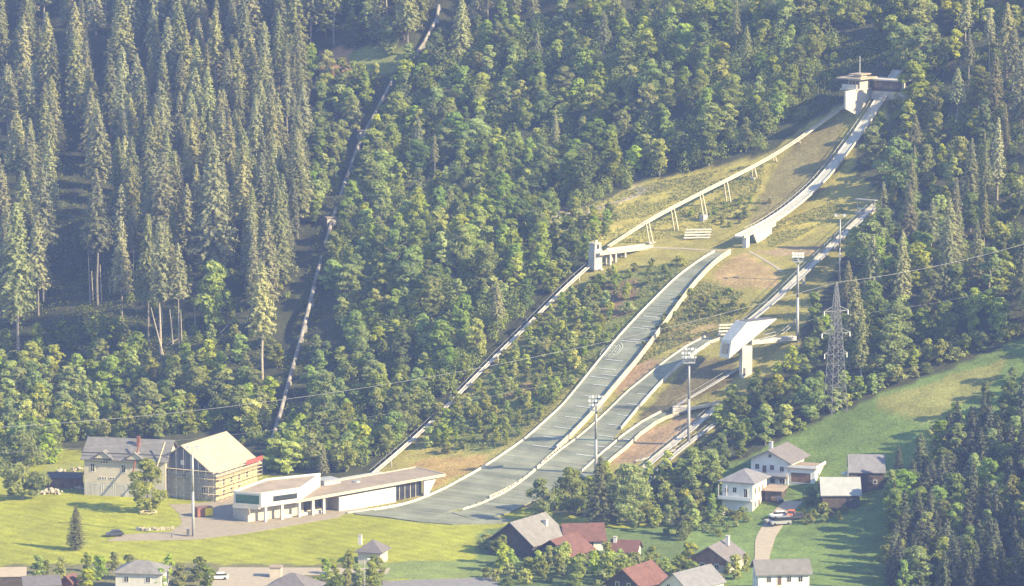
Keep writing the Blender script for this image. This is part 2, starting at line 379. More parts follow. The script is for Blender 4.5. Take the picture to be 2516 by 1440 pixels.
    l.new(z1.outputs['Fac'], r1.inputs[0]); l.new(z2.outputs['Fac'], r2.inputs[0])
    mu = n.new('ShaderNodeMath'); mu.operation = 'MULTIPLY'; l.new(r1.outputs[0], mu.inputs[0]); l.new(r2.outputs[0], mu.inputs[1])
    wv = n.new('ShaderNodeTexWave'); wv.inputs['Scale'].default_value = .12; wv.inputs['Distortion'].default_value = 1.5; wv.inputs['Detail'].default_value = 3; wv.bands_direction = 'DIAGONAL'
    l.new(geo.outputs['Position'], wv.inputs['Vector'])
    w1 = n.new('ShaderNodeMath'); w1.operation = 'MULTIPLY_ADD'; w1.inputs[1].default_value = .13; w1.inputs[2].default_value = -.065; l.new(wv.outputs['Fac'], w1.inputs[0])
    w2 = n.new('ShaderNodeMath'); w2.operation = 'MULTIPLY_ADD'; w2.inputs[2].default_value = 1.; l.new(w1.outputs[0], w2.inputs[0]); l.new(ca.outputs['Alpha'], w2.inputs[1])
    w3 = n.new('ShaderNodeMath'); w3.operation = 'MULTIPLY'; l.new(mu.outputs[0], w3.inputs[0]); l.new(w2.outputs[0], w3.inputs[1]); mu = w3
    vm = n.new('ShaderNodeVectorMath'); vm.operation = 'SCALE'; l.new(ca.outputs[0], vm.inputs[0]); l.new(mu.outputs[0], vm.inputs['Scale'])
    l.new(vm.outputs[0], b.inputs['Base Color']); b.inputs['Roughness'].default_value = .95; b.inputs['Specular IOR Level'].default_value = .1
    bp = n.new('ShaderNodeBump'); bp.inputs['Strength'].default_value = .5; bp.inputs['Distance'].default_value = .5; l.new(z1.outputs['Fac'], bp.inputs['Height']); l.new(bp.outputs[0], b.inputs['Normal'])
    me.materials.append(m)
    structure(link_mesh('ground', me), 'wooded mountainside falling to the green valley floor')
def fill_mesh(me, verts, quads):
    verts = np.asarray(verts, np.float32); quads = np.asarray(quads, np.int32); k = quads.shape[1]
    me.vertices.add(len(verts)); me.vertices.foreach_set('co', verts.ravel())
    me.loops.add(quads.size); me.loops.foreach_set('vertex_index', quads.ravel())
    me.polygons.add(len(quads)); me.polygons.foreach_set('loop_start', np.arange(0, quads.size, k, dtype=np.int32))
    me.update(calc_edges=True)
ground()

def ribbon(name, pts, width, m, z=.05, label=None, thick=.25):
    """a path draped on the ground along pixel points"""
    P_ = hit(np.array([p[0] for p in pts]), np.array([p[1] for p in pts]))
    c = [P_[0]]
    for a, b in zip(P_[:-1], P_[1:]):
        n_ = max(1, int(np.linalg.norm(b-a)/2.)); c += [a+(b-a)*(i+1)/n_ for i in range(n_)]
    c = np.array(c)
    for _ in range(3): c[1:-1] = (c[:-2]+c[1:-1]*2+c[2:])/4
    d = np.gradient(c[:, :2], axis=0); d /= np.linalg.norm(d, axis=1)[:, None]; nrm = np.stack([-d[:, 1], d[:, 0]], 1)
    wd = np.interp(np.linspace(0, 1, len(c)), np.linspace(0, 1, len(width)), width) if hasattr(width, '__len__') else np.full(len(c), width)
    k = MB(); vs = []
    for i in range(len(c)):
        for o in (-.5, .5):
            x, y = c[i, :2]+nrm[i]*wd[i]*o; zz = float(ground_z(x, y))+z+.02; vs += [(x, y, zz), (x, y, zz-thick)]
    fs = []
    for i in range(len(c)-1):
        a = i*4; b = a+4; fs += [(a, b, b+2, a+2), (a+2, b+2, b+3, a+3), (a+1, b+1, b, a)]
    k.add(vs, fs); return structure(k.build(name, m), label)
def sheet(name, poly, m, z=.03, label=None, thick=.3):
    P_ = hit(np.array([p[0] for p in poly], float), np.array([p[1] for p in poly], float))
    k = MB().prism([(p[0], p[1], -thick) for p in P_], (0, 0, thick+z)); return structure(k.build(name, m), label)

# ------------------------------------------------------------------ the jumps
def edge_st(pts, off=.25):
    P_ = hit(np.array([p[0] for p in pts], float), np.array([p[1] for p in pts], float), off, base)
    s, t = st(P_[:, 0], P_[:, 1]); o = np.argsort(s); return s[o], t[o]
def pos(s, t, h=0.): 
    x = A[0]+U[0]*s+V[0]*t; y = A[1]+U[1]*s+V[1]*t; return Vector((x, y, float(PROF(s))+A[2]+h))
def landing_hill(name, label, Lp, Rp, step, mats):
    sL, tL = edge_st(Lp); sR, tR = edge_st(Rp)
    root = thing(name, label, 'ski jump', pos(sL[0], 0)); root.location = (0, 0, 0)
    s0 = max(sL[0], sR[0]); s1 = max(sL[-1], sR[-1])
    if sL[-1] > sR[-1]: sR = np.append(sR, sL[-1]); tR = np.append(tR, tL[-1]-.3)
    else: sL = np.append(sL, sR[-1]); tL = np.append(tL, tR[-1]+.3)
    fL = lambda s: float(np.interp(s, sL, tL)); fR = lambda s: float(np.interp(s, sR, tR))
    s = s0; i = 0
    while s < s1-.1:
        e = min(s+step, s1); lap = min(e+.12, s1)
        p = [pos(s, fL(s), .235), pos(s, fR(s), .235), pos(lap, fR(lap), .26), pos(lap, fL(lap), .26)]
        b = [q-Vector((0, 0, .3)) for q in p]
        MB().hexa(b, p).build('mat_strip', mats[i % len(mats)], root); s = e; i += 1
    return root, fL, fR, s0, s1
def boards(root, f, s0, s1, m, side, h=1.1, step=2.3, posts=True, name='side_board', lift=0.):
    s = s0; k = 0
    while s < s1-.3:
        e = min(s+step, s1); gap = .02
        o = bar(name, root, pos(s+gap, f(s)+side*.1, h/2+lift), pos(e-gap, f(e)+side*.1, h/2+lift), .14, h, m)
        if posts:
            p = pos(s, f(s)+side*.32, 0); bar('board_post', root, p, p+Vector((0, 0, h+.35+lift)), .22, .22, 'dark_steel')
        s = e; k += 1
def cross_line(root, f0, f1, s, a, b, m='line_white', w_=.35):
    t0 = f0(s); t1 = f1(s); bar('distance_line', root, pos(s, t0+(t1-t0)*a, .285), pos(s, t0+(t1-t0)*b, .285), w_, .05, m)

BIG_L = [(1757,619),(1700,655),(1640,705),(1580,765),(1520,830),(1450,915),(1380,1000),(1330,1045),(1290,1080),(1240,1115),(1195,1145),(1130,1182),(1065,1215),(985,1243),(870,1262)]
BIG_R = [(1795,622),(1760,645),(1720,685),(1660,760),(1610,830),(1560,895),(1500,965),(1450,1025),(1395,1080),(1340,1130),(1290,1175),(1230,1210),(1160,1240),(1100,1257),(1030,1282)]
big, bL, bR, bs0, bs1 = landing_hill('landing_hill', 'biggest ski jump landing slope of grey green mats between white side boards', BIG_L, BIG_R, 2.6, ['mat_green', 'mat_green_b'])
boards(big, bL, bs0, bs1-6, 'white_board', +1, .8)
boards(big, bR, bs0, bs0+92, 'cream_board', -1, 1.5, posts=False)
boards(big, bR, bs0+92, bs1-30, 'cream_board', -1, .8, posts=False)
def s_of(px, py): 
    p = hit(px, py, .25, base); return float(st(p[0], p[1])[0])
for x, y in [(1450,917),(1432,942),(1410,969),(1388,995),(1365,1021),(1345,1047),(1325,1071),(1300,1093),(1540,798),(1590,838)][:]:
    s_ = s_of(x, y); cross_line(big, bL, bR, s_, .35, .95)
for x, y in [(1590,778),(1565,806),(1535,838),(1470,905),(1475,882),(1445,925)]: cross_line(big, bL, bR, s_of(x, y), .12, .62)
for x, y in [(1640,725),(1625,742),(1612,752),(1600,765),(1580,785)]: cross_line(big, bL, bR, s_of(x, y), .05, .75, 'line_pale', .22)
# round grid emblem laid on the mats
se, te = s_of(1505, 862), None
p_ = hit(1502, 862, .25, base); te = float(st(p_[0], p_[1])[1])
k = MB()
for r0 in (2.7, 2.1):
    for i in range(28):
        a0 = 2*math.pi*i/28; a1 = 2*math.pi*(i+1)/28
        k.beam(pos(se+r0*1.25*math.sin(a0), te+r0*math.cos(a0), .30), pos(se+r0*1.25*math.sin(a1), te+r0*math.cos(a1), .30), .22, .05)
for g in (-1.3, -.45, .45, 1.3):
    w1 = math.sqrt(2.1**2-g*g)
    for q in (-.8, 0., .8):
        k.beam(pos(se+g*1.25, te+q*w1-.3*w1, .30), pos(se+g*1.25, te+q*w1+.2*w1, .30), .42, .05)
    k.beam(pos(se-w1*1.2, te+g, .30), pos(se+w1*1.2, te+g, .30), .16, .05)
k.build('round_emblem', 'line_pale', big)['label'] = 'pale round grid emblem on the mats'

MID_L = [(1735,828),(1690,850),(1640,885),(1590,925),(1540,965),(1500,1005),(1440,1060),(1380,1105),(1330,1145),(1290,1178),(1240,1212),(1180,1240),(1110,1260)]
MID_R = [(1790,826),(1745,842),(1700,872),(1660,905),(1610,955),(1570,1000),(1525,1055),(1480,1110),(1425,1165),(1360,1205),(1300,1235),(1240,1262),(1180,1280)]
mid, mL, mR, ms0, ms1 = landing_hill('landing_hill', 'middle ski jump landing slope with blue grey mats below the white wedge tower', MID_L, MID_R, 2.6, ['mat_green', 'mat_green_b'])
mid['group'] = big['group'] = 'landing slopes'
boards(mid, mL, ms0, ms1-8, 'white_board', +1, .7)
boards(mid, mR, ms0, s_of(1525, 1055), 'white_board', -1, .9, posts=False)
for x, y in [(1575,968),(1550,993),(1525,1020),(1505,1044),(1480,1071),(1455,1095),(1430,1118)]: cross_line(mid, mL, mR, s_of(x, y), .45, .95)
SML_L = [(1632,1010),(1580,1037),(1530,1072),(1480,1114),(1420,1168)]
SML_R = [(1668,1018),(1620,1034),(1570,1070),(1540,1100),(1500,1132),(1450,1178)]
sml, lL, lR, ls0, ls1 = landing_hill('landing_hill', 'small ski jump landing slope, narrowest of the three, beside bare brown earth', SML_L, SML_R, 2.2, ['mat_green_b', 'mat_green'])
sml['group'] = 'landing slopes'
boards(sml, lL, ls0, ls1, 'white_board', +1, .8)
boards(sml, lR, ls0, ls1-6, 'cream_board', -1, 1.0, posts=False)
for x, y in [(1540,1080),(1515,1098)]: cross_line(sml, lL, lR, s_of(x, y), .2, .7)

sheet('outrun', [(868,1262),(1030,1284),(1110,1290),(1240,1287),(1288,1264),(1292,1236),(1200,1236),(1100,1254),(985,1246)], 'mat_green', .28, 'joined flat outrun of the landing slopes')
# in-run of the big hill
IN_S = [-92,-84,-67,-45,-23,-7,-5.5]; IN_Z = [44.2,38,26,14,7,4.2,4.0]
inz = pchip(IN_S, IN_Z)
def ip(s, t, h=0.):
    p = pos(s, t); p.z = float(inz(s))+A[2]+h; return p
inrun = thing('inrun_track', 'curved concrete in-run of the big ski jump with parallel rails', 'ski jump')
ss = np.linspace(-91, -5.5, 44)
for a, b in zip(ss[:-1], ss[1:]):
    t0, t1 = 1.35, -1.5
    dep = lambda s: .42
    MB().hexa([ip(a, t0, -dep(a)), ip(a, t1, -dep(a)), ip(b, t1, -dep(b)), ip(b, t0, -dep(b))], [ip(a, t0), ip(a, t1), ip(b, t1), ip(b, t0)]).build('track_slab', 'concrete', inrun)
for t, wd, hh, m in ((1.4,.16,.5,'rail_steel'), (-1.55,.16,.5,'rail_steel'), (.4,.3,.10,'line_pale'), (-.3,.3,.10,'line_pale'), (-1.0,.25,.12,'concrete')):
    k = MB()
    for a, b in zip(ss[:-1], ss[1:]): k.beam(ip(a, t, hh/2-.05), ip(b, t, hh/2-.05), wd, hh)
    k.build('side_wall' if hh > .3 else 'ski_groove', m, inrun)
k = MB(); s2 = np.linspace(-88, -12, 40)
for a, b in zip(s2[:-1], s2[1:]):
    k.beam(ip(a, 2.65, .5), ip(b, 2.65, .5), .09, .09); k.tube(ip(a, 2.65, .5), ip(a, 2.65, -1.3), .05, n=4)
k.build('handrail', 'rail_steel', inrun)
s2 = np.linspace(-90, -12, 90)
for a, b in zip(s2[:-1], s2[1:]):
    MB().hexa([ip(a, 2.5, -1.0), ip(a, 1.6, -1.0), ip(b, 1.6, -1.0), ip(b, 2.5, -1.0)], [ip(a, 2.5, -.75), ip(a, 1.6, -.75), ip(b, 1.6, -.85), ip(b, 2.5, -.85)]).build('stair_step', 'concrete', inrun)
k = MB().prism([pos(-9, .2, -.8), ip(-9, .2, -.55), ip(-7.4, .2, -.55), pos(-7.4, .2, -1)], np.array(pos(0, -1.3)-pos(0, 0))); k.build('pier', 'white_paint', inrun)
k = MB().prism([pos(-20, -1.0, -.5), ip(-20, -1.0, -.5), ip(-10.5, -1.0, -.5), pos(-12.5, -1.0, -.8)], np.array(pos(0, -.5)-pos(0, 0))); k.build('wing_wall', 'concrete_light', inrun)
k = MB().prism([pos(-26, 1.3, -.5), ip(-26, 1.3, -.5), ip(-14.5, 1.3, -.5), pos(-15, 1.3, -.8)], np.array(pos(0, -.5)-pos(0, 0))); k.build('wing_wall', 'concrete', inrun)

# start house on top
top = thing('start_house', 'concrete start house with wide flat roofs and a mast at the top', 'start house', pos(-88, 3))
top.location = (0, 0, 0)
pl0 = pos(-86, 3.9); dS = np.array([-U[0], -U[1]])
def tp(px, py): 
    a, z = onplane(px, py, pl0, dS); return np.array([pl0.x+dS[0]*a, pl0.y+dS[1]*a, z])
poly = [tp(2078, 225), tp(2160, 210), tp(2107, 284), tp(2078, 268)]
MB().prism(poly, np.array([V[0], V[1], 0])*.6).build('support_wall', 'concrete_light', top)
c0 = tp(2118, 205); zc = c0[2]
def tb(name, s0, s1, t0, t1, z0, z1, m):
    o = MB().hexa([stz(s0, t0, z0), stz(s1, t0, z0), stz(s1, t1, z0), stz(s0, t1, z0)], [stz(s0, t0, z1), stz(s1, t0, z1), stz(s1, t1, z1), stz(s0, t1, z1)]).build(name, m, top); return o
sC = float(st(c0[0], c0[1])[0])
tb('cabin_floor', sC-5, sC+3, 3.6, 9.5, zc-1.9, zc-1.5, 'concrete_light')
cb = tb('cabin', sC-4.5, sC+1.2, 3.9, 7.8, zc-1.5, zc+1.2, 'cream_wall')
for q in range(3): tb('window', sC+1.22, sC+1.30, 4.2+q*1.2, 5.1+q*1.2, zc-.3, zc+.8, 'glass')
tb('balcony_wall', sC+1.6, sC+2.0, 4.5, 9.4, zc-1.5, zc-.3, 'concrete_light')
tb('roof', sC-6.5, sC+3.0, 2.6, 10.8, zc+1.2, zc+1.6, 'roof_membrane')
tb('upper_cabin', sC-4.0, sC-.5, 4.6, 7.0, zc+1.6, zc+2.3, 'cream_wall')
tb('upper_roof', sC-5.0, sC+.6, 3.8, 8.0, zc+2.3, zc+2.6, 'roof_membrane')
tb('start_hall', sC-10, sC-5, -6.8, 3.6, zc-2.4, zc+.7, 'dark_wood')
for q in range(5): tb('glazing', sC-5.02, sC-4.9, 1.6-q*1.75, 3.1-q*1.75, zc-1.6, zc+.4, 'glass')
tb('hall_roof', sC-11, sC-3.6, -8.2, 4.2, zc+.7, zc+1.1, 'concrete_light')
tb('hall_pillar', sC-4.8, sC-4.2, -7.6, -6.9, zc-3.5, zc+.7, 'concrete_light')
tb('hall_base', sC-12, sC-4.9, -8.4, 3.7, zc-6.5, zc-2.4, 'concrete')
mp_ = stz(sC-2.2, 6.0, zc+2.6); MB().tube(mp_, mp_+np.array([0, 0, 5.0]), .22, .14, 8).build('mast', 'galvanised', top)

# ------------------------------------------------------------------ lifts and rail tracks
def sweep_track(root, P_, gauge, beam_w, beam_h, m, sleeper=1.5, rail_h=0., deck=None, sname='tread'):
    P_ = [Vector(p) for p in P_]; pts = [P_[0]]
    for a, b in zip(P_[:-1], P_[1:]):
        n_ = max(1, int((b-a).length/3)); pts += [a.lerp(b, (i+1)/n_) for i in range(n_)]
    for _ in range(6): pts = [pts[0]]+[(pts[i-1]+pts[i]*2+pts[i+1])/4 for i in range(1, len(pts)-1)]+[pts[-1]]
    side = []
    for i in range(len(pts)):
        d = pts[min(i+1, len(pts)-1)]-pts[max(i-1, 0)]; a = d.cross(Vector((0, 0, 1))).normalized(); side.append(a)
    for g in (-1, 1):
        k = MB()
        for i in range(len(pts)-1): k.beam(pts[i]+side[i]*g*gauge/2, pts[i+1]+side[i+1]*g*gauge/2, beam_w, beam_h)
        k.build('rail_beam', m, root)
    if rail_h:
        k = MB()
        for i in range(len(pts)-1):
            a = pts[i]+side[i]*(gauge/2+.35); b = pts[i+1]+side[i+1]*(gauge/2+.35); z = Vector((0, 0, rail_h)); k.beam(a+z, b+z, .08, .08)
            if i % 1 == 0: k.tube(a, a+z, .045, n=4)
        k.build('handrail', 'galvanised', root)
    if deck:
        for i in range(len(pts)-1):
            bar(sname, root, pts[i]-Vector((0, 0, beam_h*.3)), pts[i+1]-Vector((0, 0, beam_h*.3)), gauge*.72, .10, deck)
    return pts, side
lift = thing('inclined_lift', 'raised rail track of the inclined lift climbing on slanted legs to the start house', 'lift')
gp = [(1495,622),(1590,600),(1652,570),(1722,545),(1782,505),(1850,440),(1902,398),(1962,352),(2080,268)]
tpx = [605,543,510,474,444,410,382,342,256]
tr = []
for (x, y), ty in zip(gp, tpx):
    g = hit(x, y); tr.append(Vector((g[0], g[1], z_at(g, ty))))
sweep_track(lift, tr, 1.3, .24, .45, 'cream_board', deck='deck')
for i, big_leg in ((1, 1), (2, 0), (3, 2), (4, 0), (5, 1), (6, 0), (7, 0)):
    a = tr[i]; d = (tr[i+1]-tr[i-1]); d.z = 0; d.normalize(); sd = d.cross(Vector((0, 0, 1)))
    g = float(ground_z(a.x, a.y)); foot = g+(1.9 if big_leg == 2 else .4 if big_leg else 0)
    h = a.z-foot
    for e in (-1, 1):
        k = MB(); k.beam(a+sd*.6*e+d*(.0)-Vector((0, 0, .3)), a+sd*.8*e+Vector((d.x*.25*h, d.y*.25*h, -h)), .30, .30); k.build('leg', 'cream_board', lift)
    if big_leg:
        q = a+Vector((d.x*.25*h, d.y*.25*h, 0)); gz = float(ground_z(q.x, q.y))
        piece('footing', lift, (q.x, q.y, (foot+gz-1.2)/2), (2.6, 1.6, foot-gz+1.2), 'concrete_light', math.atan2(d.y, d.x))
lo = thing('inclined_lift', 'lower lift track running straight down through the trees to the service building', 'lift')
pp = [(1452,650),(1400,695),(1350,745),(1270,825),(1200,893),(1120,975),(1050,1048),(980,1110),(915,1165)]
P_ = hit(np.array([p[0] for p in pp], float), np.array([p[1] for p in pp], float), 1.5)
lp, lsd = sweep_track(lo, [Vector(p) for p in P_], 1.0, .16, .22, 'rail_steel', rail_h=.9, deck='deck')
for i in range(2, len(lp)-1, 4):
    a = lp[i]; gz = float(ground_z(a.x, a.y))
    for e in (-1, 1): bar('leg', lo, a+lsd[i]*.7*e, Vector((a.x, a.y, gz-.4))+lsd[i]*.9*e, .22, .22, 'concrete_light')

# water pipe on the left
pipe = thing('water_pipe', 'long straight steel pipe running down the forest aisle on the left', 'pipe')
segs = [[(1078,15),(1073,45),(1040,108),(1010,150)], [(968,190),(945,235),(910,300),(880,360),(850,440),(815,545),(780,670),(740,830),(710,935),(690,1010),(668,1085)]]
for sg in segs:
    P_ = hit(np.array([p[0] for p in sg], float), np.array([p[1] for p in sg], float), 1.2)
    for a, b in zip(P_[:-1], P_[1:]):
        n_ = max(1, int(np.linalg.norm(b-a)/6))
        for i in range(n_):
            p = Vector(a+(b-a)*i/n_); q = Vector(a+(b-a)*(i+1)/n_)
            MB().tube(p, q, .55, n=12).build('pipe_segment', 'pipe', pipe, True)
            d = (q-p).normalized(); MB().tube(p-d*.14, p+d*.14, .64, n=12).build('collar', 'pipe', pipe)
            if i % 2 == 0:
                g = float(ground_z(p.x, p.y)); piece('saddle', pipe, (p.x, p.y, (p.z-.3+g-.4)/2), (1.5, .7, max(.3, p.z-.3-g+.4)), 'concrete')
for (x, y), lb in (((890, 338), 'upper'), ((812, 552), 'lower')):
    g = hit(x, y); t_ = thing('anchor_block', 'brown flat-roofed concrete block on the pipe, %s of the two' % lb, 'pipe anchor', g, R(20), 'pipe anchor blocks')
    MB().box(-1.35, 1.35, -1.2, 1.4, -.8, 2.0).build('block', 'brown_wood' if 0 else 'concrete', t_)
    MB().box(-1.6, 1.6, -1.5, 1.7, 2.0, 2.3).build('roof', 'roof_brown', t_)
    MB().box(-.5, .5, -1.24, -1.2, .1, 1.5).build('hatch', 'rust_paint', t_)

# coach platform beside the knoll
cp = hit(1475, 668); plat = thing('coach_platform', 'concrete coach platform on columns with small tower beside the lift', 'platform', (0, 0, 0))
e0 = hit(1475, 662); zd = z_at(e0, 622)
dv = hit(1595, 607)-e0; dv[2] = 0; L_ = np.linalg.norm(dv); dv /= L_; nv = np.array([-dv[1], dv[0], 0])
def q3(a, b, z): p = e0+dv*a+nv*b; return (p[0], p[1], z)
def pb(name, a0, a1, b0, b1, z0, z1, m): return MB().hexa([q3(a0, b0, z0), q3(a1, b0, z0), q3(a1, b1, z0), q3(a0, b1, z0)], [q3(a0, b0, z1), q3(a1, b0, z1), q3(a1, b1, z1), q3(a0, b1, z1)]).build(name, m, plat)
pb('deck', -1.2, L_+.5, -1.0, 1.6, zd-.5, zd, 'concrete_light')
pb('parapet', -1.2, L_+.5, -1.12, -1.0, zd-.4, zd+.75, 'cream_board')
pb('parapet', 4, L_, 1.6, 1.7, zd-.3, zd+.8, 'deck')
pb('tower', -2.0, .9, .2, 2.6, zd-4.6, zd+1.0, 'concrete')
pb('tower_cabin', -1.8, .6, .3, 2.5, zd+1.0, zd+2.6, 'concrete_light'); pb('tower_window', -1.0, -.2, .22, .3, zd+1.2, zd+2.3, 'glass')
pb('tower_roof', -2.1, .4, .0, 2.7, zd+2.6, zd+2.85, 'cream_board'); pb('lamp_box', -1.0, -.3, .8, 1.4, zd+2.85, zd+3.5, 'cream_board')
pb('beam', -.5, 2.0, -.9, 1.4, zd-4.9, zd-4.3, 'white_paint')
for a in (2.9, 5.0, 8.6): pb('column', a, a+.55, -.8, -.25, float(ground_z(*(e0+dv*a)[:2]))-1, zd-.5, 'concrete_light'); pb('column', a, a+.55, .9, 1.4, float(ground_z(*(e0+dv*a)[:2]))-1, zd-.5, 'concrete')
ribbon('path', [(1592,609),(1650,610),(1700,612),(1760,617),(1800,614)], 1.1, 'gravel', .06, 'thin pale footpath across the knoll')
ribbon('path', [(1565,462),(1600,466),(1560,480),(1450,520),(1340,540)], 2.2, 'gravel', .06, 'pale dirt track curving through the clearing')
ribbon('path', [(1840,618),(1880,640),(1922,668)], .8, 'gravel', .06, 'short pale path down the bare earth')

# stepped benches
def bench_stand(px, py, label, n, L, rz, rise=.62, depth=1.0, m='white_board'):
    g = hit(px, py); r = thing('bench_stand', label, 'bench stand', g, rz, 'white bench stands on the slope')
    for i in range(n):
        bar('bench', r, (-L/2+i*.35, i*depth, .5+i*rise), (L/2+i*.35, i*depth, .5+i*rise), .75, .32, m)
        for e in (-.42, 0, .42): bar('support', r, (e*L+i*.35, i*depth, -1.0), (e*L+i*.35, i*depth, .36+i*rise), .12, .12, 'steel')
bench_stand(1712, 588, 'four pale stepped benches standing on grass above the knoll', 4, 7.4, R(8))
bench_stand(1783, 826, 'pale slatted benches left of the white wedge tower', 4, 4.5, R(20), .75, .6)
bench_stand(1672, 1018, 'pale slatted benches above the small landing slope', 4, 4.5, R(25), .4, .7)

# middle hill in-run
def track_px(name, label, cat, pts, offs, gauge, bw, bh, m, rail=0., deck='deck', legs=0):
    r = thing(name, label, cat); P_ = [Vector(hit(x, y, o)) for (x, y), o in zip(pts, offs)]
    c, sd = sweep_track(r, P_, gauge, bw, bh, m, rail_h=rail, deck=deck)
    if legs:
        for i in range(legs, len(c)-1, legs):
            a = c[i]; g = float(ground_z(a.x, a.y))
            if a.z-g > .9: bar('pylon', r, a-Vector((0, 0, .2)), (a.x, a.y, g-1), .8, .8, 'concrete')
    return r, c
track_px('inrun_track', 'slim raised in-run of the middle jump crossing the shaded right slope', 'ski jump', [(2152,502),(2060,588),(1990,655),(1950,692),(1900,742),(1850,785),(1815,808)], [1.2,2.0,3.5,4.0,3.0,1.8,1.2], 2.0, .18, .45, 'steel', 1.0, legs=9)
sh = thing('start_gate', 'small steel start gate frame at the top of the middle in-run', 'start gate', hit(2128, 520), R(-35))
for x in (-2.6, 2.6): MB().box(x-.14, x+.14, -.14, .14, -.5, 3.2).build('post', 'galvanised', sh)
MB().box(-3.2, 3.2, -.9, .9, 3.2, 3.42).build('roof', 'galvanised', sh); MB().box(-2.7, 2.7, -.2, .1, .6, 1.0).build('rail', 'steel', sh); MB().box(-2.7, 2.7, -1.5, 1.5, -.6, .1).build('platform', 'concrete', sh)
track_px('stair_rail', 'thin handrailed stair descending from the wedge tower pillar past the masts', 'stairs', [(1818,903),(1760,940),(1700,975),(1655,1000)], [.8]*4, 1.0, .16, .25, 'galvanised', 1.0)
track_px('inclined_lift', 'double beam track at the right edge of the small jumps', 'lift', [(1768,992),(1720,1038),(1660,1084),(1600,1132),(1548,1182)], [1.2]*5, 1.8, .2, .32, 'steel', .9, legs=5)
track_px('stair_rail', 'pale fence-like stair along the trees below the small jumps', 'stairs', [(1765,1036),(1700,1082),(1645,1125),(1605,1165),(1585,1195)], [.6]*5, .9, .2, .5, 'steel', .8)
track_px('inrun_track', 'short in-run of the small jump ending above the brown earth', 'ski jump', [(1768,990),(1740,994),(1700,1003),(1655,1012)], [1.4,1.2,1.0,.9], 1.8, .3, .6, 'cream_board', legs=4)
track_px('curb_beam', 'low pale beam curving along the foot of the bare earth', 'beam', [(1660,1105),(1625,1118),(1580,1130),(1562,1133)], [.3]*4, .9, .25, .35, 'white_board', deck=None)

# judges' tower
jp = hit(1835, 924); jt = thing('judge_tower', 'white wedge-shaped judging tower on a concrete pillar', 'tower', (0, 0, 0))
jd = np.array([.93, .36]); jn = np.array([-.36, .93])
def jw(px, py, back=0.): 
    a, z = onplane(px, py, jp, jd); return np.array([jp[0]+jd[0]*a+jn[0]*back, jp[1]+jd[1]*a+jn[1]*back, z])
F_ = [jw(1791, 881), jw(1797, 838), jw(1836, 792), jw(1910, 783)]
sh_ = np.array([-2.4, 3.2, .0])
B_ = [f+sh_*sc_ for f, sc_ in zip(F_, (1, 1, 1.15, .9))]
MB().add(F_+B_, [(0, 1, 2, 3), (7, 6, 5, 4), (0, 4, 5, 1), (1, 5, 6, 2), (2, 6, 7, 3), (3, 7, 4, 0)]).build('cabin', 'white_paint', jt)
off = (F_[3]-F_[2]); nz_ = np.array([0, 0, .12])
k = MB().hexa([F_[2]+off*.03-nz_+sh_*.08, F_[3]-off*.05-nz_+sh_*.08, F_[3]-off*.05-nz_+sh_*.8, F_[2]+off*.03-nz_+sh_*.95], [F_[2]+off*.03+nz_+sh_*.08, F_[3]-off*.05+nz_+sh_*.08, F_[3]-off*.05+nz_+sh_*.8, F_[2]+off*.03+nz_+sh_*.95]); k.build('roof_light', 'dark_steel', jt)
k = MB(); fo = np.array([.36, -.93, 0])*.05
for a in (.15, .4, .65, .9):
    u = F_[1]+(F_[2]-F_[1])*a; k.beam(u-np.array([0, 0, .5])+fo, u-np.array([0, 0, 1.4])+fo, .08, .08)
k.build('panel_joint', 'window_frame', jt)
wl = [B_[0], B_[1], F_[1], F_[0]]; cen = sum(wl)/4
k = MB().hexa([cen+(p-cen)*.6+np.array([-.06, -.04, .15]) for p in wl], [cen+(p-cen)*.6+np.array([-.12, -.08, .15]) for p in wl]); k.build('window', 'glass', jt)
pt = jw(1834, 850); MB().hexa(*[[(jp[0]+jd[0]*a+jn[0]*b, jp[1]+jd[1]*a+jn[1]*b, z) for a, b in ((-1.4, -.2), (1.4, -.2), (1.4, 1.8), (-1.4, 1.8))] for z in (jp[2]-1.5, pt[2])]).build('pillar', 'concrete_light', jt)
MB().hexa(*[[(jp[0]+jd[0]*a+jn[0]*b, jp[1]+jd[1]*a+jn[1]*b, z) for a, b in ((-1.1, -.27), (-.5, -.27), (-.5, -.19), (-1.1, -.19))] for z in (jp[2]+.2, jp[2]+2.2)]).build('door', 'dark_steel', jt)
br1 = hit(1952, 842); br0 = jw(1846, 842, .8)
k = MB().beam(br0, (br1[0], br1[1], br0[2]), 1.8, 1.1); k.build('bridge', 'concrete_light', jt)
h1 = hit(1955, 792); k = MB()
ra = np.array(br0)+np.array([3.5, 0, 2.0]); rb = np.array([br1[0]-3, br1[1], br0[2]+2.0]); rc = np.array([h1[0], h1[1], h1[2]+.8])
for a, b in ((ra, rb), (rb, rc)):
    k.beam(a, b, .14, .14); k.beam(a-np.array([0, 0, .9]), b-np.array([0, 0, .9]), .14, .2)
    for f in np.linspace(0, 1, 6): p = a+(b-a)*f; k.tube(p, p-np.array([0, 0, 1.0]), .05, n=4)
k.build('walkway_rail', 'galvanised', jt)
